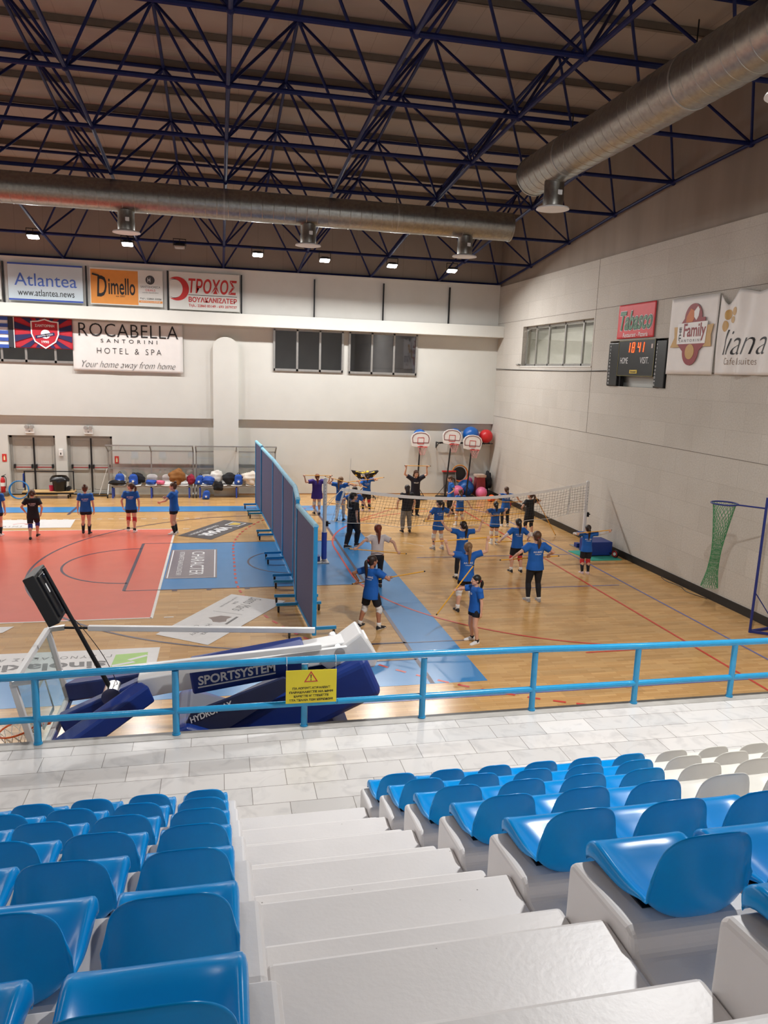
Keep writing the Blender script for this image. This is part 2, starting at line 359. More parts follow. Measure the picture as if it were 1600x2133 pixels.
# ---------------------------------------------------------------- room shell
b = MB(); b.box(-36, 8.27, -12.3, 11.4, -.2, 0); struct('floor', b, M_par)
XR = 8.27
# back wall: lower recessed part with two door openings, upper part 20 cm proud with windows, beam, board zone
D1 = (-11.64, -9.92, .04, 2.36); D2 = (-9.5, -7.78, .04, 2.36)
b = MB()
for a0, a1, z0, z1 in cells([D1, D2], -36, XR, 0, 3.15): b.box(a0, a1, 11.4, 11.75, z0, z1)
struct('wall_back', b, M_wall)
W1 = (-14.6, -8.6, 5.2, 6.84); W2 = (-1.36, 1.46, 5.19, 6.84); W3 = (1.75, 4.63, 5.17, 6.84)
b = MB()
for a0, a1, z0, z1 in cells([W1, W2, W3], -36, XR, 3.15, 6.9): b.box(a0, a1, 11.2, 11.75, z0, z1)
struct('wall_back_upper', b, M_wall)
b = MB(); b.box(-36, XR, 10.52, 11.75, 6.85, 7.32); bevel(struct('trim_beam', b, M_wall), .01)
b = MB(); b.box(-36, XR, 11.3, 11.75, 7.32, 9.06); struct('wall_back_board_zone', b, M_panel)
b = MB(); b.box(-36, XR, 11.28, 11.3, 9.0, 9.07); struct('trim_board_edge', b, M_panel)
b = MB()
for x in (-14.4, -11.43, -8.5, -5.5, -2.66, .26, 3.14, 6.0): b.box(x-.025, x+.025, 11.2, 11.3, 7.33, 8.86)
b.box(-36, XR, 11.24, 11.3, 7.32, 7.36); struct('trim_board_posts', b, M_blackm)
b = MB(); b.box(-3.8, -2.8, 10.98, 11.4, 0, 6.0)
b.prism([(-3.3+.5*math.cos(PI*i/20), 6.0+.5*math.sin(PI*i/20)*.85) for i in range(21)], 'y', 10.98, 11.2); struct('trim_pilaster', b, M_wall)
b = MB(); b.box(-36, XR+.4, 11.5, 11.75, 9.06, 12.2); struct('wall_back_eaves', b, M_roof)
# rooms behind the high windows: dark
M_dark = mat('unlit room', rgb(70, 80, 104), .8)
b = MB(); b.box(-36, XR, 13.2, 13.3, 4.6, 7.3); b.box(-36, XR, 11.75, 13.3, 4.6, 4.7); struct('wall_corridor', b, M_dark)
# right wall with window and scoreboard niche
WR = (2.6, 8.45, 5.68, 7.2); NI = (-1.78, 1.42, 5.07, 6.42)
b = MB()
for a0, a1, z0, z1 in cells([WR, NI], -24.5, 11.75, 0, 9.0): b.box(XR, XR+.35, a0, a1, z0, z1)
struct('wall_right', b, M_cem)
b = MB()
for z in (3.52, 5.5, 7.46):
    if z == 5.5:
        for a, c in ((-24.5, NI[0]), (NI[1], 11.2)): b.box(XR-.004, XR+.01, a, c, z-.011, z+.011)
    else: b.box(XR-.004, XR+.01, -24.5, 11.3, z-.006, z+.006)
b.box(XR-.004, XR+.01, 2.5, 2.515, 3.52, 9.0); struct('trim_wall_joints', b, mat('dark joint', rgb(112, 102, 92), .9))
M_gab = mat('grey cement render', rgb(150, 139, 128), .9, var=.1, scale=1.5, stretch=(1, 1, .15))
b = MB(); pr = [(-24.5, 9.0)]+[(y, zr(y)+.1) for y in (-24.5,-16.3,-13.3,-10.3,-7.3,-4.3,-1.3,1.7,4.75,7.95,11.4)]+[(11.5, 9.0)]
b.prism(pr, 'x', XR+.06, XR+.4); struct('wall_right_gable', b, M_gab)
b = MB(); b.box(XR, XR+.35, NI[0], NI[1], NI[2], NI[2]); b.box(XR+.25, XR+.35, NI[0]-.05, NI[1]+.05, NI[2]-.05, NI[3]+.05); struct('wall_niche', b, M_wall)
b = MB(); b.box(XR-.025, XR, -12.2, 11.4, 0, .2); struct('baseboard_right', b, M_black)
b = MB(); b.box(-3.0, XR, 11.375, 11.4, 0, .03); struct('baseboard_back', b, mat('oak strip', rgb(150, 105, 62), .5))
# lit room behind the right-hand window
b = MB(); b.box(XR+.35, XR+4, 2, 9.2, 5.0, 5.1); b.box(XR+3.9, XR+4, 2, 9.2, 5.1, 8.2); b.box(XR+.35, XR+4, 9.1, 9.2, 5.1, 8.2); b.box(XR+.35, XR+4, 1.9, 2.0, 5.1, 8.2); b.box(XR+.35, XR+4, 1.9, 9.2, 8.2, 8.3)
b.box(XR+.35, XR+1.4, 1.9, 9.2, 7.02, 7.12); b.box(XR+.35, XR+.36, 1.9, 9.2, 5.1, 5.68)
struct('wall_side_room', b, mat('pale room paint', rgb(196, 196, 192), .8))
ld = bpy.data.lights.new('side_room_lamp', 'AREA'); ld.size = .6; ld.energy = 170; ld.color = (1, .95, .88); lo = bpy.data.objects.new('side_room_lamp', ld); COL.objects.link(lo); lo.location = (XR+2.4, 5.5, 8.1)
# walls out of frame that close the hall
b = MB(); b.box(-36.3, -36, -24.5, 11.75, 0, 13); struct('wall_left', b, M_wall)
b = MB(); b.box(-36, XR, -24.8, -24.5, 0, 13.2); struct('wall_front', b, M_wall)
# roof
b = MB(); ys = [11.75, 11.4, 9.7, 7.95, 6.35, 4.75, 3.2, 1.7, .2, -1.3, -2.8, -4.3, -5.8, -7.3, -8.8, -10.3, -11.8, -13.3, -16.3, -20, -24.8]
b.grid(lambda u, v: (-36.3+u*(36.3+XR+.4), ys[round(v*(len(ys)-1))], zr(ys[round(v*(len(ys)-1))])), 2, len(ys))
b.grid(lambda u, v: (-36.3+u*(36.3+XR+.4), ys[round(v*(len(ys)-1))], zr(ys[round(v*(len(ys)-1))])+.15), 2, len(ys))
struct('ceiling', b, M_roof, recalc=False)
b = MB()
y = 11.0
while y > -24:
    z = zr(y); b.box(-36, XR, y-.035, y+.035, z-.16, z-.005); b.box(-36, XR, y-.035, y+.06, z-.165, z-.15); y -= 1.5
struct('ceiling_purlins', b, mat('grey purlin steel', rgb(120, 110, 100), .55, .2))

# ---------------------------------------------------------------- roof space frame
YB = [11.4, 7.95, 4.75, 1.7, -1.3, -4.3, -7.3, -10.3, -13.3, -16.3]; XB = [8.2, 5.52, 2.6, -.41, -3.36, -6.3, -9.3, -12.3, -15.3]
YT = [(a+c)/2 for a, c in zip(YB, YB[1:])]; XT = [(a+c)/2 for a, c in zip(XB, XB[1:])]
ZT = lambda y: zb(y)+2.0
t = thing('roof_space_frame', 'navy blue steel tube space frame carrying the hall roof', 'roof frame', (-3.36, 1.7, 9.0))
for y in YB:
    z = zb(y)+(.06 if y > 11 else 0); b = MB().tube([(XB[0], y, z), (XB[-1], y, z)], .05, 8)
    for x in XB: b.ball((x, y, z), .085, 8, 6)
    mk('bottom_chord', b, M_truss, t, True, angle=40)
for x in XB: mk('bottom_chord', MB().tube([(x, y, zb(y)+(.06 if y > 11 else 0)) for y in YB], .045, 8), M_truss, t, True, angle=40)
for y in YT:
    b = MB().tube([(XT[0], y, ZT(y)), (XT[-1], y, ZT(y))], .045, 8)
    for x in XT: b.ball((x, y, ZT(y)), .075, 8, 6)
    mk('top_chord', b, M_truss, t, True, angle=40)
for x in XT: mk('top_chord', MB().tube([(x, y, ZT(y)) for y in YT], .04, 8), M_truss, t, True, angle=40)
for j, y in enumerate(YB):
    b = MB()
    for i, x in enumerate(XB):
        for dj in (-1, 0):
            for di in (-1, 0):
                if 0 <= j+dj < len(YT) and 0 <= i+di < len(XT):
                    b.tube([(x, y, zb(y)+(.06 if y > 11 else 0)), (XT[i+di], YT[j+dj], ZT(YT[j+dj]))], .032, 6)
    mk('web_braces', b, M_truss, t, True, angle=40)

# ---------------------------------------------------------------- stand: walkway, terrace rows, aisle steps
RY = lambda k: -13.98-.8034*(k-1)
RZ = lambda k: 1.2+.4149*(k-1)
AL, AR = -3.45, -2.304     # sides of the aisle
b = MB(); b.box(-36, XR, -14.3, -12.2, 0, 1.2); struct('floor_walkway', b, M_marble)
M_cop = mat('grey stone coping', rgb(176, 172, 166), .35, var=.12, scale=5)
b = MB(); b.box(-36, XR, -12.34, -12.17, 1.13, 1.206); struct('trim_coping', b, M_cop)
b = MB()
for k in range(1, 10):
    y0 = RY(k); y1 = RY(k+1) if k < 9 else -24.5; z = RZ(k)
    n = 24
    def rim(x0, x1, left):
        # seat ledge with hand-plastered, slightly uneven edges; its aisle end is battered a little
        e = .035 if left else -.0
        pts = [(y0, z+.2), (y0-.03, z+.222), (y0-.4, z+.262), (y0-.44, z+.25), (y0-.462, z+.19)]
        R = []
        for x in (x0, x1):
            R.append([(x, y0, z-.42)] + [(x, p, q) for p, q in pts] + [(x, y1, z+.185), (x, y1, z-.42)])
        if left: R[1] = [(p[0]+(e if p[2] < z+.1 else 0), p[1], p[2]) for p in R[1]]
        b.rings(R)
    rim(-36, AL, True); rim(AR, XR, False)
    if k > 1: b.box(AL+.0, AR, y0-.4, y0+.03, z-.42, z)          # full step of the aisle
    b.box(AL+.0, AR, y1+.0, y0-.28, z-.42, z+.2)                # half step of the aisle
o = struct('floor_terrace_steps', b, M_white); bevel(o, .022, 3)
# ---------------------------------------------------------------- windows and doors
M_win = glass('window glass', (.44, .5, .62, 1), .26)
M_win2 = glass('side window glass', (.8, .8, .78, 1), .12)
def window_back(n, x0, x1, z0, z1, mull):
    b = MB(); y0, y1 = 11.13, 11.25
    b.box(x0-.02, x1+.02, y0, y1, z0-.02, z0+.07); b.box(x0-.02, x1+.02, y0, y1, z1-.06, z1+.02)
    for x in [x0, *mull, x1]: b.box(x-.04, x+.04, y0, y1, z0-.02, z1+.02)
    w = struct('window_%d' % n, b, M_alu)
    xs = [x0, *mull, x1]
    for a, c in zip(xs, xs[1:]): mk('pane', MB().box(a+.04, c-.04, 11.19, 11.2, z0+.07, z1-.06), M_win, w)
    return w
window_back(1, -14.6, -8.6, 5.2, 6.84, [-13.6, -12.6, -11.6, -10.75, -9.7])
window_back(2, -1.36, 1.46, 5.19, 6.84, [-.42, .52])
window_back(3, 1.75, 4.63, 5.17, 6.84, [2.7, 3.65])
b = MB(); x0, x1 = XR+.17, XR+.24; ys = [2.6, 3.62, 5.0, 6.35, 7.5, 8.45]
b.box(x0, x1, 2.6, 8.45, 5.68, 5.76); b.box(x0, x1, 2.6, 8.45, 7.12, 7.2)
for y in ys: b.box(x0, x1, y-.04, y+.04, 5.68, 7.2)
w = struct('window_4', b, M_alu)
for a, c in zip(ys, ys[1:]): mk('pane', MB().box(XR+.2, XR+.205, a+.04, c-.04, 5.76, 7.12), M_win2, w)
struct('trim_window_sill', MB().box(XR-.02, XR+.35, 2.55, 8.5, 5.64, 5.68), M_wall)

M_door = mat('grey door enamel', rgb(186, 184, 176), .45, var=.03, scale=3)
M_dframe = mat('grey door frame', rgb(150, 148, 142), .5)
M_pbar = mat('red push bar', rgb(150, 34, 36), .4)
for n, (x0, x1, z0, z1) in enumerate((D1, D2)):
    b = MB(); y0, y1 = 11.6, 11.72
    b.box(x0, x0+.1, y0, y1, z0, z1); b.box(x1-.1, x1, y0, y1, z0, z1); b.box(x0, x1, y0, y1, z1-.1, z1); b.box(x0, x1, 11.4, 11.75, 0, z0+.01)
    d = struct('door_%d' % (n+1), b, M_dframe); xm = (x0+x1)/2+.02
    for a, c, hinge in ((x0+.1, xm-.02, 1), (xm+.02, x1-.1, -1)):
        lb = MB(); lb.box(a, c, 11.63, 11.68, z0+.02, z1-.1)
        for za, zc in ((z0+.15, 1.0), (1.18, z1-.2)):   # raised border of the sunk panels
            lb.box(a+.07, c-.07, 11.62, 11.63, za, za+.02); lb.box(a+.07, c-.07, 11.62, 11.63, zc-.02, zc); lb.box(a+.07, a+.09, 11.62, 11.63, za, zc); lb.box(c-.09, c-.07, 11.62, 11.63, za, zc)
        lf = mk('door_leaf', lb, M_door, d)
        pb = MB(); pb.tube([(a+.1, 11.55, 1.08), (c-.1, 11.55, 1.08)], .022, 10); mk('push_bar', pb, M_pbar, lf, True, angle=40)
        eb = MB()
        for xx in (a+.06, c-.06): eb.box(xx-.03, xx+.03, 11.52, 11.63, 1.04, 1.2)
        bevel(mk('bar_bracket', eb, M_black, lf), .01)
    mk('meeting_strip', MB().box(xm-.03, xm+.03, 11.6, 11.66, z0, z1-.1), M_black, d)
# emergency lights over the doors
for x, w in ((-10.82, 'white emergency light box above the exit door with the rack in front'), (-8.65, 'white emergency light box above the exit door half behind the bench shelter')):
    t = thing('emergency_light', w, 'emergency light', (x, 11.3, 2.45), 'emergency lights over the exit doors')
    bevel(mk('case', MB().box(x-.17, x+.17, 11.3, 11.4, 2.45, 2.65), M_wp, t), .015)
    for s in (-1, 1):
        b = MB(); b.cyl((x+s*.09, 11.36, 2.72), (x+s*.09, 11.22, 2.7), .075, 14); h = mk('lamp_head', b, mat('grey lamp plastic', rgb(170, 168, 164), .4), t, True, angle=40)
    mk('status_light', MB().box(x-.03, x+.03, 11.292, 11.3, 2.52, 2.545), M_black, t)
# extinguisher, signs, dispenser
t = thing('fire_extinguisher', 'red fire extinguisher standing by the wall left of the first exit door', 'fire extinguisher', (-11.86, 11.2, 0.13))
b = MB(); b.tube([(-11.86, 11.2, .13), (-11.86, 11.2, .16), (-11.86, 11.2, .62), (-11.86, 11.2, .69), (-11.86, 11.2, .74)], [.07, .085, .085, .06, .03], 16); mk('cylinder', b, M_red, t, True, angle=40)
b = MB(); b.box(-11.9, -11.78, 11.17, 11.23, .74, .78); b.bar((-11.86, 11.2, .78), (-11.74, 11.2, .84), .02); mk('valve', b, M_black, t)
mk('hose', MB().tube(vpath([(-11.86, 11.2, .76), (-11.74, 11.16, .72), (-11.73, 11.15, .5), (-11.75, 11.14, .3)], 6), .014, 6), M_black, t, True)
mk('paper_label', MB().tube([(-11.86, 11.2, .38), (-11.86, 11.2, .52)], .0865, 16), M_wink, t, True, angle=40)
struct('trim_ledge', MB().box(-13, -11.66, 10.95, 11.4, 0, .13), mat('grey plinth', rgb(90, 86, 82), .6))
def fire_sign(x, z, lab):
    t = thing('fire_sign', lab, 'safety sign', (x, 11.39, z), 'red fire signs on the back wall')
    mk('plate', MB().box(x-.08, x+.08, 11.385, 11.4, z-.15, z+.15), mat('red sign print', rgb(206, 44, 40), .5), t)
    b = MB(); b.box(x-.03, x+.03, 11.378, 11.386, z-.09, z+.05); b.box(x-.012, x+.012, 11.378, 11.386, z+.05, z+.09); mk('pictogram', b, mat('cream sign print', rgb(240, 220, 170), .6), t)
fire_sign(-11.8, 1.47, 'small red fire sign above the extinguisher by the exit door'); fire_sign(-7.62, 1.42, 'small red fire sign seen through the clear wall of the bench shelter')
t = thing('soap_dispenser', 'white hand sanitiser dispenser on the wall between the exit doors', 'dispenser', (-9.7, 11.34, 1.56))
bevel(mk('case', MB().box(-9.79, -9.63, 11.3, 11.4, 1.56, 1.84), M_wp, t), .02); mk('drop_mark', MB().box(-9.73, -9.69, 11.295, 11.3, 1.62, 1.7), M_ink, t)

# ---------------------------------------------------------------- sponsor boards above the beam
XP, ZP = Vector((1, 0, 0)), Vector((0, 0, 1))
def board(name, label, x0, x1, z0, z1, ma, y=11.16):
    t = thing(name, label, 'advertising board', ((x0+x1)/2, y, z0), 'advertising boards above the beam')
    bevel(mk('panel', MB().box(x0, x1, y, y+.05, z0, z1), ma, t), .004); return t
M_pale = mat('pale blue board', rgb(202, 214, 222), .5, var=.03, scale=1.5); M_blue = mat('blue print', rgb(70, 104, 190), .5); M_dblue = mat('deep blue print', rgb(48, 76, 170), .5)
t = board('advertising_board', 'pale blue board with thin blue lettering and a web address above the beam', -11.25, -8.62, 7.46, 8.84, M_pale); y = 11.155
for z in (7.5, 8.8): mk('edge_stripe', MB().box(-11.25, -8.62, y, y+.004, z-.03, z+.03), M_dblue, t)
lettering('Atlantea', (-9.93, y, 8.24), XP, ZP, M_blue, t, 2.2, .46)
lettering('www.atlantea.news', (-9.93, y, 7.77), XP, ZP, M_ink, t, 2.0, .24)
t = board('advertising_board', 'half orange, half white board with hand drawn black lettering', -8.36, -5.68, 7.46, 8.82, M_panel)
M_or = mat('orange print', rgb(228, 146, 62), .5, var=.03); mk('orange_field', MB().box(-8.33, -6.6, y, y+.005, 7.5, 8.76), M_or, t)
lettering('D', (-7.93, y-.004, 8.14), XP, ZP, M_ink, t, .36, .78, bold=.014, shear=.1)
lettering('imello', (-7.2, y-.004, 8.16), XP, ZP, M_ink, t, .98, .62, bold=.014)
b = MB(); b.bar((-8.27, y-.004, 8.58), (-8.02, y-.004, 8.52), .06); mk('lettering_stroke', b, M_ink, t)
lettering('est 2007', (-7.25, y-.004, 7.8), XP, ZP, M_ink, t, .34, .07)
mk('badge', MB().cyl((-6.15, y+.004, 8.46), (-6.15, y-.004, 8.46), .17, 28), mat('dark grey print', rgb(64, 60, 62), .5), t)
lettering('H', (-6.19, y-.006, 8.46), XP, ZP, M_wink, t, .1, .17, bold=.01)
lettering('SANTOHORECA', (-6.14, y, 8.2), XP, ZP, mat('grey print', rgb(98, 94, 94), .6), t, .74, .08); lettering('DEALS', (-6.14, y, 8.08), XP, ZP, M_red, t, .36, .08); lettering('HOTEL EQUIPMENT', (-6.14, y, 7.98), XP, ZP, M_ink, t, .6, .035)
lettering('Τηλ.: 22860 33226', (-6.14, y, 7.75), XP, ZP, M_ink, t, .8, .08, bold=.012); mk('orange_strip', MB().box(-6.58, -5.7, y, y+.004, 7.6, 7.68), M_or, t); lettering('www.horecadeals.gr', (-6.14, y-.004, 7.64), XP, ZP, M_wink, t, .76, .055)
t = board('advertising_board', 'white board with a red crescent and slanted red capital lettering', -5.44, -2.74, 7.42, 8.84, M_panel)
M_rp = mat('red print', rgb(196, 44, 42), .5)
def moon(cx, cz, r, cut, shift, n=40):
    """two-arc crescent opening to the left"""
    A = [(cx+r*math.cos(t), cz+r*math.sin(t)) for t in [-.72*PI+1.44*PI*i/n for i in range(n+1)]]
    a = A[-1]; k = cx-shift; R2 = math.hypot(a[0]-k, a[1]-cz); t0 = math.atan2(a[1]-cz, a[0]-k)
    return A+[(k+R2*math.cos(t0-2*t0*i/n), cz+R2*math.sin(t0-2*t0*i/n)) for i in range(1, n)]
mk('crescent', MB().prism(moon(-5.14, 8.2, .45, 0, .16), 'y', y-.004, y+.004), M_rp, t)
mk('crescent_shadow', MB().prism(moon(-5.2, 8.2, .37, 0, .05), 'y', y-.001, y+.004), M_ink, t)
lettering('ΤΡΟΧΟΣ', (-3.78, y, 8.34), XP, ZP, M_rp, t, 1.86, .56, bold=.022, shear=.14); mk('rule', MB().box(-4.72, -2.84, y, y+.004, 7.98, 8.0), M_ink, t)
lettering('ΒΟΥΛΚΑΝΙΖΑΤΕΡ', (-3.78, y, 7.82), XP, ZP, M_rp, t, 1.86, .2, bold=.03); lettering('Τηλ.: 22860 83149 - 693 2079737', (-3.78, y, 7.58), XP, ZP, M_rp, t, 1.86, .13, bold=.016)
t = board('advertising_board', 'white board cut off by the left edge of the photo', -14.2, -11.5, 7.46, 8.9, M_panel)

# ---------------------------------------------------------------- banners and flags on the back wall
def sheet(name, ma, parent, o, right, up, nrm, w, h, wave=.02, nu=25, nv=17, seed=0, sag=0.0, bot=0.0):
    """hanging cloth: o is the top-left corner; real folds, a few millimetres thick"""
    o, right, up, nrm = map(Vector, (o, right, up, nrm)); rnd = random.Random(seed); ph = [rnd.uniform(0, 6.3) for _ in range(6)]
    def f(u, v):
        d = wave*(math.sin(u*9+ph[0]+v*2)*.5+math.sin(u*17+ph[1]-v*3)*.25+math.sin(v*7+ph[2]+u*3)*.3)*(.3+.7*v)
        return o+right*(u*w)-up*(v*h*(1+bot*(u-.5))+sag*(math.sin(u*PI*3)**2)*(1-v)*.5)+nrm*(wave*1.2+d)
    ob = mk(name, MB().grid(f, nu, nv), ma, parent, True, recalc=False); m = ob.modifiers.new('s', 'SOLIDIFY'); m.thickness = .003; m.offset = 0
    return ob
YN = Vector((0, -1, 0))
t = thing('hotel_banner', 'large white hotel banner with black lettering hung under the beam', 'banner', (-7, 11.1, 4.9))
sheet('cloth', M_banner, t, (-9.06, 11.12, 6.84), XP, ZP, YN, 4.1, 1.92, .012, seed=3); y = 11.088
lettering('ROCABELLA', (-6.98, y, 6.5), XP, ZP, M_ink, t, 3.7, .5, bold=-.006, spacing=1.05)
lettering('SANTORINI', (-6.98, y, 6.1), XP, ZP, M_ink, t, 2.1, .14, spacing=1.9); lettering('HOTEL & SPA', (-6.98, y, 5.72), XP, ZP, M_ink, t, 2.4, .22, bold=-.012, spacing=1.5)
lettering('Your home away from home', (-7.0, y, 5.16), XP, ZP, M_ink, t, 3.5, .34, bold=-.016, shear=.45)
M_fr = mat('flag crimson', rgb(186, 36, 52), .7, scale=4); M_fn = mat('flag navy', rgb(36, 36, 84), .7, scale=4)
t = thing('club_flag', 'crimson and navy sunburst club flag with a shield crest', 'flag', (-10.07, 11.06, 5.7))
sheet('cloth', M_fr, t, (-11.1, 11.09, 6.84), XP, ZP, YN, 2.05, 1.13, .012, seed=5)
mk('hem', MB().box(-11.13, -11.1, 11.06, 11.07, 5.7, 6.84), M_wink, t)
cx, cz = -10.02, 6.3; b = MB(); X0, X1, Z0, Z1 = -11.09, -9.06, 5.73, 6.83
def hit(a):
    dx, dz = math.cos(a), math.sin(a); c = [((X1 if dx > 0 else X0)-cx)/dx if abs(dx) > 1e-6 else 9, ((Z1 if dz > 0 else Z0)-cz)/dz if abs(dz) > 1e-6 else 9]; k = min(c); return (cx+dx*k, cz+dz*k)
for i in range(14):
    a = 2*PI*(i+.25)/14; b.prism([(cx, cz), hit(a), hit(a+PI/14)], 'y', 11.045, 11.05)
mk('sun_rays', b, M_fn, t)
def shield(s): return [(cx-.5*s, cz+.42*s), (cx-.25*s, cz+.44*s), (cx, cz+.52*s), (cx+.25*s, cz+.44*s), (cx+.5*s, cz+.42*s), (cx+.5*s, cz-.05*s), (cx+.38*s, cz-.34*s), (cx, cz-.6*s), (cx-.38*s, cz-.34*s), (cx-.5*s, cz-.05*s)]
mk('shield_border', MB().prism(shield(1.0), 'y', 11.036, 11.042), M_wink, t); mk('shield', MB().prism(shield(.9), 'y', 11.03, 11.037), M_fr, t)
lettering('ΣΑΝΤΟΡΙΝΗ', (cx, 11.028, cz+.26), XP, ZP, M_wink, t, .68, .1, bold=.02); mk('crest_ball', MB().cyl((cx+.02, 11.03, cz-.05), (cx+.02, 11.024, cz-.05), .17, 22), M_wink, t)
mk('crest_mark', MB().prism([(cx-.02, cz-.05), (cx+.12, cz-.02), (cx+.06, cz-.18)], 'y', 11.02, 11.024), M_fn, t)
mk('crest_ribbon', MB().obox((cx, 11.022, cz-.1), (.34, 0, .07), (0, .002, 0), (-.012, 0, .055)), M_fn, t); lettering('ΑΘΛΗΤΙΚΗ ΕΝΩΣΗ', (cx, 11.018, cz-.1), (1, 0, .2), (-.2, 0, 1), M_wink, t, .56, .055, bold=.01)
lettering('1990', (cx, 11.028, cz-.34), XP, ZP, M_wink, t, .26, .1, bold=.02)
t = thing('national_flag', 'blue and white striped flag at the left edge under the beam', 'flag', (-11.9, 11.06, 5.7))
sheet('cloth', M_wink, t, (-13.2, 11.1, 6.84), XP, ZP, YN, 1.88, 1.15, .006, seed=8); b = MB()
for i in range(5): b.box(-13.2, -11.32, 11.06, 11.075, 6.84-.128*(2*i+1), 6.84-.128*2*i)
mk('stripes', b, mat('flag blue', rgb(52, 84, 168), .7), t)
t = tag(mk('net_drape', MB().box(-11.32, -11.14, 11.07, 11.09, 5.72, 6.84), mat('dark window blind', rgb(54, 56, 64), .7)), 'dark strip of window blind between the two flags', 'blind')

# ---------------------------------------------------------------- right wall: banners, scoreboard
RR = Vector((0, -1, 0)); NX = Vector((-1, 0, 0))     # reading direction and outward normal of the right wall
t = thing('pizzeria_banner', 'small red banner with green outlined lettering above the scoreboard', 'banner', (8.22, -.02, 6.42))
ob = sheet('cloth', mat('red banner vinyl', rgb(214, 60, 66), .55, var=.04), t, (8.24, .98, 7.45), RR, ZP, NX, 2.0, .98, .006, seed=2)
for nm, bo, ma, x in (('lettering_outline', .055, M_wink, 8.225), ('lettering_shadow', .035, M_ink, 8.221), ('lettering', .012, mat('green print', rgb(58, 118, 74), .5), 8.217)):
    b = text_mb('Tabasco', (x, -.02, 6.98), RR, (0, -.12, 1), 1.72+bo*2, .5+bo*1.6, bold=bo, shear=.05); mk(nm, b, ma, t, recalc=False)
lettering('Restaurant - Pizzeria', (8.222, -.05, 6.57), RR, ZP, M_wink, t, 1.35, .13, bold=.006, shear=.1)
t = thing('scoreboard', 'black electronic scoreboard showing a red clock, set in the wall niche', 'scoreboard', (8.2, -.25, 5.1))
M_sb = mat('scoreboard black', rgb(20, 22, 24), .35, scale=10)
bevel(mk('clock_panel', MB().box(8.2, 8.4, -1.2, .74, 5.38, 6.42), M_sb, t), .02)
bevel(mk('player_panel', MB().box(8.21, 8.4, .78, 1.36, 5.08, 6.36), M_sb, t), .02); bevel(mk('player_panel', MB().box(8.21, 8.4, -1.74, -1.24, 5.08, 6.36), M_sb, t), .02)
mk('edge_trim', MB().box(8.195, 8.2, -1.2, .74, 6.4, 6.41).box(8.195, 8.2, -1.2, .74, 5.385, 5.395).box(8.195, 8.2, .73, .74, 5.385, 6.41).box(8.195, 8.2, -1.2, -1.19, 5.385, 6.41), mat('yellow edge print', rgb(150, 140, 70), .5), t)
M_led = mat('lit red digits', rgb(255, 70, 20), .4, emit=rgb(255, 84, 30), es=1.6)
SEG = {'1': 'bc', '8': 'abcdefg', '4': 'fgbc'}
def digit(ch, yc, zc, w=.11, h=.27, x=8.193):
    b = MB(); sl = lambda v, q: (x, yc-v*w/2-q*h*.06, zc+q*h/2)
    P = {'a': ((-1,1),(1,1)), 'b': ((1,1),(1,0)), 'c': ((1,0),(1,-1)), 'd': ((-1,-1),(1,-1)), 'e': ((-1,0),(-1,-1)), 'f': ((-1,1),(-1,0)), 'g': ((-1,0),(1,0))}
    for s in SEG[ch]: p, q = P[s]; b.bar(sl(*p), sl(*q), .022, .012, up=(1, 0, 0))
    mk('clock_digit', b, M_led, t)
for ch, yc in (('1', .17), ('8', -.08), ('4', -.39), ('1', -.58)): digit(ch, yc, 6.2)
mk('clock_colon', MB().box(8.19, 8.2, -.25, -.22, 6.13, 6.16).box(8.19, 8.2, -.25, -.22, 6.24, 6.27), mat('unlit segment', rgb(90, 80, 70), .4), t)
lettering('HOME', (8.194, .38, 5.83), RR, ZP, M_wink, t, .42, .18); lettering('VISIT.', (8.194, -.72, 5.83), RR, ZP, M_wink, t, .46, .18)
mk('maker_plate', MB().box(8.19, 8.2, -.38, .02, 5.46, 5.56), mat('yellow plate', rgb(222, 190, 60), .5), t); lettering('Stramatel', (8.188, -.18, 5.51), RR, ZP, M_ink, t, .32, .06, bold=.02, shear=.2)
mk('sensor_window', MB().box(8.192, 8.2, -1.1, -1.02, 6.16, 6.28), mat('pale lens', rgb(200, 180, 172), .4), t)
for i in range(12):
    for yy in (1.24, -1.3): lettering(str(i+4), (8.204, yy, 6.26-.1*i), RR, ZP, M_wink, t, None, .06, name='player_number', bold=.01)
mk('mounting_rail', MB().box(8.28, 8.4, -1.25, .8, 6.4, 6.44).box(8.28, 8.4, .66, .78, 5.06, 5.4).box(8.28, 8.4, -1.26, -1.16, 5.06, 5.4), M_blackm, t)

t = thing('cafe_banner', 'white banner with a round red crest and gold ribbon, right of the scoreboard', 'banner', (8.2, -2.8, 5.47))
sheet('cloth', M_banner, t, (8.24, -1.79, 7.4), RR, ZP, NX, 1.98, 1.94, .016, seed=11); x = 8.19
cy, cz = -2.83, 6.45; M_mar = mat('maroon print', rgb(142, 34, 40), .55); M_gold = mat('gold print', rgb(190, 148, 74), .5)
def P2(pts): return [(cy-a, cz+c) for a, c in pts]     # (right, up) around the crest centre
mk('ribbon', MB().prism(P2([(-.78,.22),(-.55,.22),(-.5,-.3),(-.9,-.3),(-.74,-.05)]), 'x', x, x+.006).prism(P2([(.55,.22),(.85,.24),(.78,-.02),(.82,-.3),(.5,-.3)]), 'x', x, x+.006), M_gold, t)
mk('crest_top', MB().prism(P2([(-.5,.28)]+[(-.36-.0,.42)]+[(.36*math.cos(a), .42+.36*math.sin(a)) for a in [PI-PI*i/18 for i in range(19)]]+[(.36,.42),(.5,.42),(.5,.28)]), 'x', x-.001, x+.006), M_mar, t)
mk('crest_picture', MB().prism(P2([(-.28,.32),(-.28,.46),(-.12,.66),(.02,.6),(.04,.4),(-.02,.32)]), 'x', x-.005, x), mat('orange picture print', rgb(206, 120, 66), .6), t)
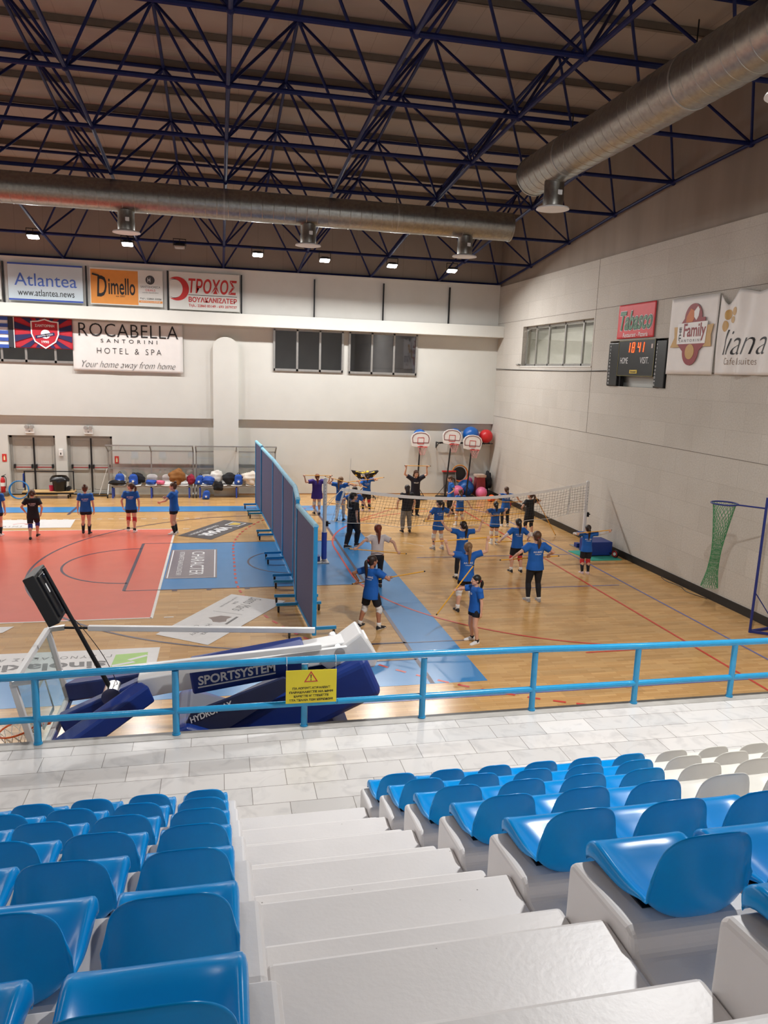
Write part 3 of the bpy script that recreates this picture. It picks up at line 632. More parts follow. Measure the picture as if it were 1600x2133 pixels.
mk('crest_cup', MB().prism(P2([(.04,.44),(.02,.58),(.16,.7),(.24,.62),(.22,.46),(.14,.36)]), 'x', x-.005, x), M_wink, t)
mk('crest_bottom', MB().prism(P2([(-.58,-.22),(.58,-.22),(.4,-.36)]+[(.34*math.cos(a), -.4+.36*math.sin(a)) for a in [-PI*i/18 for i in range(19)]]+[(-.4,-.36)]), 'x', x-.001, x+.006), M_mar, t)
mk('crest_seal', MB().cyl((x, cy+.02, cz-.42), (x-.006, cy+.02, cz-.42), .19, 26), M_gold, t)
mk('name_field', MB().prism(P2([(-.62,.3),(.62,.32),(.58,-.22),(-.6,-.22)]), 'x', x-.008, x-.002), M_wink, t)
lettering('Family', (x-.01, cy-.12, cz+.07), RR, ZP, M_mar, t, .92, .44, bold=.02); lettering('THE', (x-.01, cy+.48, cz+.04), ZP, (0, 1, 0), M_ink, t, .34, .1, bold=.03); lettering('SANTORINI', (x-.01, cy+.04, cz-.14), RR, ZP, mat('grey print', rgb(98,94,94)), t, .92, .07, spacing=1.6)
t = thing('suites_banner', 'creased white banner with thin black handwriting at the right edge of the photo', 'banner', (8.2, -4.8, 5.47))
def crease(u, v):
    fold = .07*math.exp(-((u-.36-.1*v)/.10)**2)*(1-.25*v)+.05*math.exp(-((u-.62+.1*v)/.08)**2)*(.4+.6*v)+.045*math.exp(-((u-.1-.2*v)/.06)**2)+.03*math.sin(u*20+v*4)*v
    top = 7.42-.34*max(0, 1-abs(u-.16)/.2)-.12*max(0, 1-abs(u-.66)/.3)
    return Vector((8.22-fold, -3.84-u*2.05, top+(5.47-top)*v))
ob = mk('cloth', MB().grid(crease, 41, 25), M_banner, t, True, recalc=False); m = ob.modifiers.new('s', 'SOLIDIFY'); m.thickness = .003; m.offset = 0
def on_crease(mb, off=.008):
    bv = BVHTree.FromPolygons([crease(i/80, j/48) for j in range(49) for i in range(81)], [(j*81+i, j*81+i+1, (j+1)*81+i+1, (j+1)*81+i) for j in range(48) for i in range(80)])
    me = bpy.data.meshes.new('t'); me.from_pydata([tuple(v) for v in mb.v], [], mb.f); bm = bmesh.new(); bm.from_mesh(me)
    bmesh.ops.triangulate(bm, faces=bm.faces)
    for _ in range(4):
        es = [e for e in bm.edges if e.calc_length() > .045]
        if es: bmesh.ops.subdivide_edges(bm, edges=es, cuts=1); bmesh.ops.triangulate(bm, faces=bm.faces)
    bm.verts.index_update(); mb.v = [tuple(v.co) for v in bm.verts]; mb.f = [tuple(v.index for v in f.verts) for f in bm.faces]; mb.m = [0]*len(mb.f); bm.free(); bpy.data.meshes.remove(me)
    out = []
    for v in mb.v:
        h = bv.ray_cast(Vector((7.5, v[1], v[2])), Vector((1, 0, 0)))
        out.append((h[0].x-off if h[0] is not None else 8.1, v[1], v[2]))
    mb.v = out; return mb
mk('lettering', on_crease(text_mb('liana', (8, -4.82, 6.22), RR, ZP, 1.5, .58, bold=-.014, shear=.35)), M_ink, t, recalc=False)
mk('lettering', on_crease(text_mb('Cafe & suites', (8, -4.76, 5.78), RR, ZP, 1.06, .16, bold=-.01)), mat('brown print', rgb(128, 104, 84)), t, recalc=False)
for nm, pts in (('logo_blossom', [(-4.2, 6.86, .12), (-4.42, 6.93, .1), (-4.12, 6.6, .13), (-4.38, 6.74, .08)]),):
    for yy, zz, r in pts: mk(nm, on_crease(MB().prism([(yy+r*math.cos(a), zz+r*math.sin(a)) for a in [2*PI*i/20 for i in range(20)]], 'x', 8, 8.001), .006), M_gold, t)
# thin cable hung along the right wall
tag(mk('wall_cable', MB().tube(vpath([(8.26, 11.2, 5.55), (8.25, 8.6, 5.52), (8.25, 4, 5.5), (8.26, 1.5, 5.53)], 8), .012, 6), M_black), 'thin dark cable run along the right wall below the window', 'cable')
b = MB(); b.box(8.22, 8.27, 8.48, 8.9, 5.72, 5.75); b.box(8.16, 8.22, 8.5, 8.56, 5.7, 5.76)
tag(mk('wall_bracket', b, M_alu), 'small metal bracket at the lower corner of the right wall window', 'bracket')
# ---------------------------------------------------------------- court markings (thin paint films on the floor)
def lines(name, mb, ma): return struct(name, mb, ma)
def strip(mb, P, w, z, closed=False):
    """flat painted line along P"""
    P = [Vector((p[0], p[1], 0)) for p in P]; n = len(P); L = []; R = []
    for i in range(n):
        a = P[(i-1) % n] if (closed or i) else P[i]; c = P[(i+1) % n] if (closed or i < n-1) else P[i]
        d = (c-a).normalized(); q = Vector((-d.y, d.x, 0))*w/2; L.append(P[i]+q); R.append(P[i]-q)
    o = len(mb.v); mb.v += [(v.x, v.y, z) for v in L]+[(v.x, v.y, z) for v in R]
    for i in range(n if closed else n-1):
        j = (i+1) % n; mb.f.append((o+n+i, o+n+j, o+j, o+i)); mb.m.append(0)
    return mb
def quad(mb, x0, x1, y0, y1, z): return mb.add([(x0,y0,z),(x1,y0,z),(x1,y1,z),(x0,y1,z)], [(0,1,2,3)])
def arc(cx, cy, r, a0, a1, n=40): return [(cx+r*math.cos(math.radians(a0+(a1-a0)*i/n)), cy+r*math.sin(math.radians(a0+(a1-a0)*i/n))) for i in range(n+1)]
M_cred = mat('coral court paint', rgb(222, 108, 88), .26, var=.03, scale=2); M_cblue = mat('blue court paint', rgb(62, 138, 198), .26, var=.04, scale=2)
M_lred = mat('red line paint', rgb(206, 62, 52), .3); M_lblue = mat('blue line paint', rgb(104, 110, 170), .3); M_lwhite = mat('white line paint', rgb(236, 232, 226), .3); M_ldark = mat('dark line paint', rgb(78, 66, 84), .35)
quad_red = quad(MB(), -23, -5, -4.5, 4.5, .002); lines('floor_red_zone', quad_red, M_cred)
b = MB(); quad(b, -5, 0, -2.45, 2.45, .002); quad(b, 0, 1.0, -8.62, 8.62, .002); quad(b, -29, 0, -8.62, -7.5, .002); quad(b, -29, 0, 7.58, 8.62, .002); lines('floor_blue_zone', b, M_cblue)
b = MB(); z = .004
strip(b, [(-5, -4.55), (-5, 4.55)], .06, z); strip(b, [(-23, 4.5), (-5, 4.5)], .05, z); strip(b, [(-23, -4.5), (-5, -4.5)], .05, z)
for i in range(22): strip(b, [(-12-.0+i*.36*1.0, 6.28), (-11.82+i*.36, 6.28)], .05, z)
for i in range(2): strip(b, [(-4.75+i*1.2, 4.5), (-4.55+i*1.2, 4.5)], .05, z); strip(b, [(-4.75+i*1.2, -4.5), (-4.55+i*1.2, -4.5)], .05, z)
strip(b, [(2.05, 2.05), (2.6, 1.5)], .02, z); lines('floor_white_lines', b, M_lwhite)
b = MB()
strip(b, [(0, -8.6), (0, 8.6)], .08, z); strip(b, [(-5.8, -2.45), (-5.8, 2.45)], .08, z); strip(b, [(-5.8, 2.45), (0, 2.45)], .05, z); strip(b, [(-5.8, -2.45), (0, -2.45)], .05, z)
strip(b, arc(-5.8, 0, 1.8, 90, 270), .06, z)
strip(b, [(0, 6.6), (-1.575+6.75*math.cos(math.radians(102)), 6.6)]+arc(-1.575, 0, 6.75, 102, 258, 70)+[(0, -6.6)], .06, z)
strip(b, arc(-1.575, 0, 1.25, 90, 270), .05, z); strip(b, [(-29, -7.5), (0, -7.5)], .05, z); strip(b, [(-29, 7.55), (0, 7.55)], .04, z)
strip(b, [(-8.75, 7.1), (-8.7, 8.7)], .09, z+.001); strip(b, [(-1.4, -6.63), (1.4, -6.63)], .04, z)
for x in (-3.0, -3.9, -4.7): strip(b, [(x, -2.53), (x+.12, -2.53)], .1, z)
lines('floor_dark_lines', b, M_ldark)
b = MB()
strip(b, [(5.8, -12.2), (5.8, 11)], .055, z+.001)
strip(b, arc(5.8, 1.5, 6, 90, 180)+arc(5.8, -1.5, 6, 180, 270), .055, z+.001); strip(b, [(3.4, -7.6), (5.8, -7.55)], .05, z+.001); strip(b, [(.9, 5.2), (3.2, 8.0)], .04, z+.001)
R9 = arc(5.8, 1.5, 9, 110, 180, 44)+arc(5.8, -1.5, 9, 180, 250, 44)
acc = 0.0
for i in range(len(R9)-1):
    p, q = Vector((*R9[i], 0)), Vector((*R9[i+1], 0)); n = max(1, int((q-p).length/.04))
    for j in range(n):
        a, c = p.lerp(q, j/n), p.lerp(q, (j+1)/n); acc += (c-a).length
        if acc % .4 < .2: strip(b, [a, c], .06, z+.001)
lines('floor_red_lines', b, M_lred)
b = MB(); strip(b, [(6.85, -12.2), (6.85, 6)], .05, z); strip(b, [(2.0, .1), (6.85, .1)], .045, z); strip(b, [(2.4, -3.2), (6.6, -3.2)], .045, z); strip(b, [(5.6, 9.6), (6.85, 6)], .04, z); strip(b, [(-4.2, -9.2), (6.85, -9.22)], .05, z); lines('floor_blue_lines', b, M_lblue)

# vinyl sponsor stickers on the floor
M_vin = mat('white floor vinyl', rgb(226, 224, 222), .3, var=.03); M_gvin = mat('grey floor vinyl', rgb(140, 132, 138), .3, var=.03); M_dvin = mat('charcoal floor vinyl', rgb(84, 80, 82), .3, var=.03)
M_gprint = mat('grey floor print', rgb(120, 116, 116), .4)
def sticker(label, pts, ma):
    c = sum((Vector((p[0], p[1], 0)) for p in pts), Vector())/len(pts); t = thing('floor_sticker', label, 'floor sticker', (c.x, c.y, .0), 'sponsor stickers on the court floor')
    mk('vinyl', MB().rings([[(p[0], p[1], .0045) for p in pts], [(p[0], p[1], .006) for p in pts]]), ma, t); return t
z = .0065
t = sticker('grey rectangular floor sticker with white lettering inside the blue key', [(-4.94,-1.5),(-3.66,-1.5),(-3.66,1.57),(-4.94,1.57)], M_gvin)
b = MB(); strip(b, [(-4.88,-1.44),(-3.72,-1.44),(-3.72,1.51),(-4.88,1.51)], .03, z, True); mk('border_line', b, M_wink, t)
lettering('CHARACTER', (-4.18, .05, z), (0,-1,0), (1,0,0), M_wink, t, 2.5, .36); lettering('RISTORANTE ITALIANO & LOUNGE BAR', (-4.62, .05, z), (0,-1,0), (1,0,0), M_wink, t, 2.5, .13)
A, Bq, C, D = (-3.41,5.93), (-2.45,5.3), (-3.84,2.86), (-4.87,3.48)
t = sticker('charcoal floor sticker with bold white lettering and a yellow emblem', [A, D, C, Bq], M_dvin)
r = Vector((-1.44, -2.45, 0)).normalized(); u = Vector((-r.y, r.x, 0)); u = u if u.x > 0 else -u; o = Vector(((A[0]+C[0])/2, (A[1]+C[1])/2, z))
lettering('VIMAR', o+r*.35+u*.1, r, u, M_wink, t, 1.5, .42, bold=.03); lettering('CONTRACT & DESIGN', o+r*.35-u*.32, r, u, M_wink, t, 1.7, .12)
b = MB(); e = o-r*.95+u*.1; strip(b, [e-r*.28-u*.24, e+r*.28-u*.24, e+r*.28+u*.24, e-r*.28+u*.24], .05, z, True); mk('emblem_frame', b, M_wink, t); mk('emblem', MB().add([e-r*.2-u*.16, e+r*.2-u*.16, e+r*.05+u*.18, e-r*.2+u*.1], [(0,1,2,3)]), mat('yellow floor print', rgb(222, 190, 90), .4), t)
A, Bq, C, D = (-3.32,-2.98), (-2.11,-3.64), (-3.82,-6.27), (-4.84,-5.55)
t = sticker('white floor sticker with grey script lettering and a brown crest, left of the partition', [A, D, C, Bq], M_vin)
r = Vector((-1.6, -2.93, 0)).normalized(); u = Vector((-r.y, r.x, 0)); u = u if u.x > 0 else -u; o = Vector(((A[0]+C[0])/2, (A[1]+C[1])/2, z))
lettering('Santo Maris', o-r*1.0+u*.12, r, u, M_dvin, t, 1.0, .3, shear=.4, bold=-.01); lettering('OIA', o-r*1.0-u*.18, r, u, M_gprint, t, .2, .09); lettering('LUXURY SUITES & SPA', o-r*1.0-u*.34, r, u, M_gprint, t, .8, .05)
mk('divider_line', strip(MB(), [o-r*.3-u*.35, o-r*.3+u*.35], .015, z), M_gprint, t)
e = o+r*.12+u*.02; mk('crest', MB().add([e+r*a+u*c for a, c in ((-.22,.1),(-.2,.2),(-.05,.16),(.1,.22),(.2,.12),(.22,-.02),(.1,-.12),(.02,-.24),(-.1,-.14),(-.2,-.06))], [tuple(range(10))]), mat('brown floor print', rgb(128, 108, 100), .4), t); mk('crest_bar', strip(MB(), [e-r*.26+u*.3, e+r*.26+u*.3], .06, z), M_dvin, t)
for i, s in enumerate(('Metaxa', 'Hospitality', 'Group')): lettering(s, o+r*.85+u*(.2-.2*i), r, u, M_gprint, t, [.5, .72, .42][i], .14)
t = sticker('long white floor sticker with grey lettering and a green square near the railing', [(-9.5,-7.45),(-4.71,-7.45),(-4.7,-6.27),(-9.5,-6.27)], M_vin)
lettering('sinolakis', (-6.55, -7.0, z), (-1,0,0), (0,-1,0), mat('dark grey floor print', rgb(88, 84, 84), .4), t, 1.95, .34, bold=.03, shear=-.12); lettering('Γ. ΣΥΝΟΛΑΚΗΣ ΑΕ', (-6.55, -6.6, z), (-1,0,0), (0,-1,0), M_gprint, t, 2.05, .13, spacing=1.2)
mk('green_square', MB().add([(-4.87,-7.3,z),(-5.48,-7.25,z),(-5.46,-6.56,z),(-4.9,-6.5,z)], [(0,1,2,3)]), mat('green floor print', rgb(158, 206, 92), .4), t); b = MB(); strip(b, [(-4.9,-6.66),(-5.2,-6.85),(-5.1,-6.95),(-5.46,-7.1)], .08, z+.0005); mk('white_flash', b, M_wink, t)
t = sticker('white floor sticker on the far sideline, partly behind the girl in black', [(-12.8,4.9),(-8.28,4.9),(-8.36,6.22),(-12.8,6.22)], M_vin)
for x in (-9.9, -9.55): mk('red_arc', strip(MB(), arc(x, 5.4, .22, 10, 170, 12), .04, z), M_lred, t)
lettering('SANTORINI', (-10.6, 5.15, z), (1,0,0), (0,1,0), M_gprint, t, 1.6, .16, spacing=1.4)
sticker('corner of a white floor sticker at the left edge by the red court', [(-9.9,-4.75),(-7.62,-4.75),(-7.75,-5.1),(-9.9,-5.6)], M_vin)

# ---------------------------------------------------------------- railing of the stand with the warning sign
t = thing('stand_railing', 'sky blue tubular steel railing along the front edge of the stand', 'railing', (-1.24, -12.23, 1.2))
xs = [-12.5, -11.1, -9.7, -8.3, -6.92, -5.51, -4.07, -2.64, -1.225, .185, 1.585, 2.98, 4.4, 5.8, 7.2]
mk('top_rail', MB().tube([(x, -12.23, z_) for x, z_ in ((-13, 1.96), (-5.6, 1.977), (-4.05, 2.008), (-2.6, 2.014), (-1.24, 2.012), (.16, 2.0), (1.6, 1.972), (3.0, 1.957), (8.2, 1.95))], .041, 20), M_rail, t, True, angle=40)
mk('middle_rail', MB().cyl((-13, -12.23, 1.497), (8.2, -12.23, 1.47), .036, 18), M_rail, t, True, angle=40)
for x in xs:
    b = MB(); b.cyl((x, -12.23, 1.2), (x, -12.23, 1.965), .038, 18); b.tube([(x, -12.23, 1.2), (x, -12.23, 1.225)], .047, 18); mk('post', b, M_rail, t, True, angle=40)
M_yel = mat('yellow sign board', rgb(240, 218, 44), .4, var=.02)
t = thing('warning_sign', 'yellow warning sign with a red triangle tied to the blue railing', 'sign', (-2.57, -12.29, 1.52))
bevel(mk('board', MB().obox((-2.57, -12.297, 1.715), (.29, 0, -.004), (0, .003, 0), (.0, 0, .2)), M_yel, t), .002); y = -12.301
tri = lambda s, q: MB().prism([(-2.575+s*math.cos(a), 1.815+s*math.sin(a)*.95) for a in (PI/2, PI/2+2*PI/3, PI/2+4*PI/3)], 'y', q, q+.001)
mk('warning_triangle', tri(.092, y-.0005), M_lred, t); mk('triangle_field', tri(.066, y-.001), M_yel, t); b = MB(); b.prism([(-2.582, 1.86), (-2.568, 1.86), (-2.572, 1.81), (-2.578, 1.81)], 'y', y-.002, y-.001); b.box(-2.581, -2.569, y-.002, y-.001, 1.79, 1.801); mk('exclamation_mark', b, M_ink, t)
for i, (s, w) in enumerate((('ΓΙΑ ΛΟΓΟΥΣ ΑΣΦΑΛΕΙΑΣ', .43), ('ΠΑΡΑΚΑΛΕΙΣΤΕ ΝΑ ΜΗΝ', .5), ('ΚΑΘΕΣΤΕ Η΄ ΣΤΕΚΕΣΤΕ', .4), ('ΣΤΑ ΣΚΑΛΙΑ ΤΩΝ ΚΕΡΚΙΔΩΝ!', .5))):
    lettering(s, (-2.57, y-.0005, 1.7-.048*i), XP, ZP, M_ink, t, w, .029, bold=.045)
for x, lab in ((-2.85, 1), (-2.29, 2)):
    b = MB(); b.torus((x, -12.24, 2.008), .052, .003, (1, 0, 0), 20, 5); b.cyl((x, -12.296, 1.99), (x, -12.296, 1.89), .002, 5)
    mk('cable_tie', b, M_wp, t)
mk('hanging_cord', MB().tube(vpath([(-2.28, -12.29, 1.6), (-2.27, -12.285, 1.55), (-2.285, -12.285, 1.5), (-2.265, -12.285, 1.48), (-2.262, -12.285, 1.52), (-2.278, -12.285, 1.56)], 5), .002, 5), M_black, t)

# ---------------------------------------------------------------- stadium seats
M_sb2 = mat('glossy azure seat plastic', rgb(0, 144, 220), .24, var=.04, scale=5, spec=.22); M_sw = mat('ivory seat plastic', rgb(226, 224, 216), .35, var=.03, scale=5)
def seat_mesh():
    """shell: flat pan that dips towards the back and sweeps up into a low rounded backrest; sides roll down"""
    prof = [(-.012,.218),(-.002,.262),(-.016,.290),(-.055,.297),(-.12,.286),(-.2,.270),(-.28,.257),(-.345,.250),(-.395,.254),(-.428,.278),(-.444,.325),(-.452,.38),(-.458,.44),(-.464,.50),(-.468,.55),(-.470,.578)]
    nv = len(prof); nu = 29; hw = .188; j0 = 8
    def f(i, j):
        u = -1+2*i/(nu-1); u = math.copysign(abs(u)**.85, u); y, z = prof[j]; a = abs(u)
        back = max(0, (j-j0)/(nv-1-j0)); w = hw*(1-.05*min(1, j/j0))
        rise = [0,0,0,.004,.012,.026,.042,.056,.062,.058,.048,.036,.024,.012,.004,0][j]
        if back > 0:
            top = .608-.19*(1-max(0, 1-a**3.2)**.42)
            z = prof[j0][1]+(z-prof[j0][1])*((top-prof[j0][1])/(.578-prof[j0][1]))
            y += .055*a**2.6*min(1, .45+back*1.2); z += rise*a**3
        else:
            z += .016*a**4*(1 if j > 2 else 0)-.012*(1-a*a)*(1 if 3 < j < 8 else 0)
            z += rise*a**3
            if j > 4: y += .055*a**2.6*(j-4)/(j0-4)*.45
        return Vector((u*w, y, z))
    V = [f(i, j) for j in range(nv) for i in range(nu)]; F = [(j*nu+i, j*nu+i+1, (j+1)*nu+i+1, (j+1)*nu+i) for j in range(nv-1) for i in range(nu-1)]
    # rolled side skirts under the pan, fading out along the backrest
    for side in (0, nu-1):
        o = len(V); s = -1 if side == 0 else 1
        for j in range(0, nv):
            p = V[j*nu+side]; d = [.004,.045,.058,.058,.054,.048,.04,.03,.02,.014,.012,.011,.01,.01,.009,.008][j]
            n = Vector((0, 0, -1)) if j < 7 else Vector((0, -.55, -.83)) if j < 9 else Vector((0, -1, 0))
            V.append(p+n*d*(.6 if j >= 7 else 1)+Vector((s*.003, 0, 0)))
        for j in range(0, nv-1):
            q = (j*nu+side, (j+1)*nu+side, o+j+1, o+j); F.append(q if s < 0 else tuple(reversed(q)))
    me = bpy.data.meshes.new('seat_shell'); me.from_pydata([tuple(v) for v in V], [], F); fixn(me)
    ob = bpy.data.objects.new('seat_shell', me); COL.objects.link(ob)
    m = ob.modifiers.new('s', 'SOLIDIFY'); m.thickness = .011; m.offset = -1
    m = ob.modifiers.new('b', 'SUBSURF'); m.levels = 1; m.render_levels = 1
    dg = bpy.context.evaluated_depsgraph_get(); out = bpy.data.meshes.new_from_object(ob.evaluated_get(dg)); bpy.data.objects.remove(ob)
    out.polygons.foreach_set('use_smooth', [True]*len(out.polygons)); return out
SHELL = seat_mesh(); SHELLS = {}
for nm, ma in (('blue', M_sb2), ('ivory', M_sw)):
    me = SHELL.copy(); me.materials.clear(); me.materials.append(ma); SHELLS[nm] = me
FIX = MB(); FIX.box(-.15, .15, -.33, -.06, .205, .258); FIXME = None
ORD = ['first', 'second', 'third', 'fourth', 'fifth', 'sixth', 'seventh', 'eighth', 'ninth', 'tenth', 'eleventh', 'twelfth']
def seat(kind, side, k, n, x):
    global FIXME
    lab = '%s seat %s of the aisle, %s row above walkway, %s from the steps' % (kind, side, ORD[k-1], ORD[n])
    t = thing('stadium_seat', lab, 'seat', (x, RY(k), RZ(k)), '%s seats %s of the aisle' % (kind, side))
    o = bpy.data.objects.new('seat_shell', SHELLS[kind]); COL.objects.link(o); o.parent = t
    if FIXME is None:
        q = mk('seat_base', FIX, M_blackm); FIXME = q.data; q.parent = t
    else:
        q = bpy.data.objects.new('seat_base', FIXME); COL.objects.link(q); q.parent = t
NR = {1: 11, 2: 10, 3: 9, 4: 8, 5: 6, 6: 5, 7: 3}; NL = {1: 5, 2: 5, 3: 4, 4: 4, 5: 3, 6: 3, 7: 2}
for k in range(1, 8):
    for n in range(NR[k]):
        white = (k <= 4 and n >= 7-k)
        seat('ivory' if white else 'blue', 'right', k, n, -2.05+.4535*n)
    for n in range(NL[k]): seat('blue', 'left', k, n, -3.718-.447*n)
seat('blue', 'right', 8, 0, -2.05)

# crumbs of dirt lying on the steps
for (x, y, z), lab in (((-2.95, RY(7)-.1, RZ(7)), 'dark crumb of dirt on the wide step in the middle of the aisle'), ((-2.42, RY(7)-.42, RZ(7)+.2), 'short dark butt lying on the step near the right hand seats')):
    b = MB(); b.ball((x, y, z+.006), (.009, .007, .006), 10, 6) if 'crumb' in lab else b.tube([(x-.016, y, z+.005), (x, y+.002, z+.006), (x+.016, y+.005, z+.005)], .005, 8, round_ends=True)
    tag(origin_to(mk('litter_crumb', b, mat('dark dirt', rgb(70, 58, 50), .8), None, True), (x, y, z)), lab, 'litter')
# ---------------------------------------------------------------- folding partition on castors
M_fab = mat('blue grey partition fabric', rgb(82, 84, 116), .85, var=.08, scale=40, bump=.1, bscale=120); M_pf = mat('azure frame paint', rgb(34, 146, 206), .35, var=.06, scale=6)
def caster(x, y, z, parent, r=.068):
    b = MB(); b.cyl((x-.018, y, r), (x+.018, y, r), r, 16); w = mk('castor', b, M_rubber, parent, True, angle=40)
    b = MB(); b.box(x-.03, x-.022, y-.02, y+.02, r*.7, z); b.box(x+.022, x+.03, y-.02, y+.02, r*.7, z); b.box(x-.03, x+.03, y-.03, y+.03, z-.012, z); b.cyl((x-.026, y, r), (x+.026, y, r), .018, 10); mk('castor_fork', b, M_chrome, w)
PX = [(-2.21, 8.34), (-2.10, 6.42)]; PJ = [(-2.09, 6.5), (-1.93, 3.0), (-1.86, .05), (-1.79, -2.3), (-1.9, -4.1), (-1.78, -6.35)]
def screen_panel(p, q, top, label, n):
    p, q = Vector((*p, 0)), Vector((*q, 0)); d = (q-p).normalized(); nx = Vector((d.y, -d.x, 0)); nx = nx if nx.x > 0 else -nx; L = (q-p).length
    t = thing('partition_panel', label, 'partition', tuple((p+q)/2), 'panels of the folding partition')
    zv = Vector((0, 0, 1)); z0 = .13
    mk('fabric', MB().obox((p+q)/2+zv*(z0+top)/2, d*(L/2-.03), nx*.018, zv*(top-z0)/2), M_fab, t)
    for e in (p+d*.035, q-d*.035): bevel(mk('frame_post', MB().obox(e+zv*(z0+top)/2, d*.032, nx*.04, zv*(top-z0)/2), M_pf, t), .01)
    m = MB(); m.tube([p+zv*(top+.0)+d*.01, q+zv*top-d*.01], .055, 12); mk('top_tube', m, mat('pale foam tube', rgb(132, 190, 216), .6, var=.1, scale=10), t, True, angle=40)
    mk('bottom_rail', MB().obox((p+q)/2+zv*(z0+.03), d*(L/2), nx*.035, zv*.03), M_pf, t)
    for e in ([p+d*.3, q-d*.3] if L > 1.8 else [p+d*.25, q-d*.25]):
        bevel(mk('foot_bar', MB().obox(e+zv*(z0+.045), nx*.5, d*.032, zv*.032), M_pf, t), .008)
        for s in (-1, 1):
            c = e+nx*s*.45; caster(c.x, c.y, z0+.02, t)
    return t
screen_panel(PX[0], PX[1], 2.52, 'tall blue grey partition panel farthest from the stand, ending near the bench shelter', 0)
for i, (a, c) in enumerate(zip(PJ, PJ[1:])):
    screen_panel(a, c, 2.46 if i < 4 else 2.32, ['second blue grey partition panel from the back wall', 'third blue grey partition panel from the back wall, beside the charcoal floor sticker', 'fourth blue grey partition panel from the back wall, standing on the blue key', 'narrow fifth partition panel from the back wall, just before the nearest one', 'nearest blue grey partition panel, its end post closest to the stand'][i], i+1)

# ---------------------------------------------------------------- volleyball net and posts
def net_post(x, y, h, label, blue=True):
    t = thing('net_post', label, 'net post', (x, y, 0), 'volleyball posts')
    b = MB(); b.cyl((x, y, .02), (x, y, h), .055, 18); b.tube([(x, y, h-.01), (x, y, h+.015)], [.055, .03], 18); mk('post', b, M_whitem, t, True, angle=40)
    if blue: mk('padding', MB().cyl((x, y, .06), (x, y, .82), .075, 18), M_dblue, t, True, angle=40)
    b = MB(); b.box(x-.28, x+.1, y-.35, y+.35, 0, .03); mk('base_plate', b, M_alu, t); b = MB(); b.box(x-.27, x-.12, y-.12, y+.08, .03, .16); bevel(mk('weight_block', b, M_navy, t), .01)
    b = MB(); b.box(x+.03, x+.1, y-.06, y+.06, 1.0, 1.14); b.cyl((x+.1, y, 1.07), (x+.16, y, 1.07), .02, 10); mk('winch', b, M_blackm, t)
    b = MB()
    for i in range(7): b.cyl((x, y-.058, h-.18-.09*i), (x, y-.054, h-.18-.09*i), .01, 8)
    mk('hook_holes', b, M_black, t)
net_post(-.73, -.02, 2.34, 'white volleyball post with blue padded foot beside the partition end'); net_post(7.66, .95, 2.12, 'white volleyball post close to the cement wall', False)
t = thing('volleyball_net', 'sagging volleyball net with a white top band across the training half', 'net', (3.5, .4, 1.0))
A = Vector((-.27, 0, 2.06)); B2 = Vector((7.6, .92, 2.08))
def ntop(u): return A.lerp(B2, u)-Vector((0, 0, .36*(1-(2*u-1)**2)**1.1))
def nbot(u): return A.lerp(B2, u)-Vector((0, 0, .92+.1*math.sin(u*31)*.3+.30*(1-(2*u-1)**2)))+Vector((-.26*(1-u), .06*math.sin(u*23), 0))
b = MB(); n = 60
for i in range(n): 
    u0, u1 = i/n, (i+1)/n; p, q = ntop(u0), ntop(u1); b.rings([[p+Vector((0, s*.004, k)) for s, k in ((-1,-.08),(1,-.08),(1,.01),(-1,.01))], [q+Vector((0, s*.004, k)) for s, k in ((-1,-.08),(1,-.08),(1,.01),(-1,.01))]], False)
mk('top_band', b, mat('white net tape', rgb(250, 250, 248), .6, var=.01), t, True, angle=40)
b = MB(); r = .0033
for i in range(81):
    u = i/80; P, Q = ntop(u)-Vector((0, 0, .07)), nbot(u); mdl = (P+Q)/2+Vector((.02*math.sin(i*1.7), .03*math.sin(i*.9), 0)); b.tube([P, mdl, Q], r, 4, False)
for k in range(1, 10):
    v = k/10; b.tube([(ntop(i/50)-Vector((0, 0, .07))).lerp(nbot(i/50), v)+Vector((.01*math.sin(i*2.1+k), .03*math.sin(i*1.2+k), .012*math.sin(i*1.9+k*2))) for i in range(51)], r, 4, False)
mk('net_mesh', b, mat('dark net twine', rgb(60, 56, 52), .8), t)
mk('bottom_cord', MB().tube([nbot(i/60) for i in range(61)], .008, 6), M_wp, t, True)
for u in (.012, .93):
    P, Q = ntop(u), nbot(u); mk('side_band', MB().obox((P+Q)/2, (.028, 0, 0), (0, .006, 0), (Q-P)/2), M_wp, t)
for P, Q, nm in ((A+Vector((0,0,-.02)), (-.7, -.02, 1.5), 'tension_cord'), (A+Vector((0,0,-.05)), (-.7, -.02, 1.62), 'tension_cord'), (nbot(0), (-.7, -.02, 1.14), 'tension_cord'), (nbot(1), (7.62, .93, 1.1), 'tension_cord'), (B2, (7.64, .94, 2.06), 'tension_cord')):
    mk(nm, MB().tube([P, Q], .007, 6), M_wp, t, True)
mk('antenna', MB().tube([ntop(.02)+Vector((.02, -.01, -.95)), ntop(.02)+Vector((.09, -.01, .85))], .006, 6), M_wp, t)

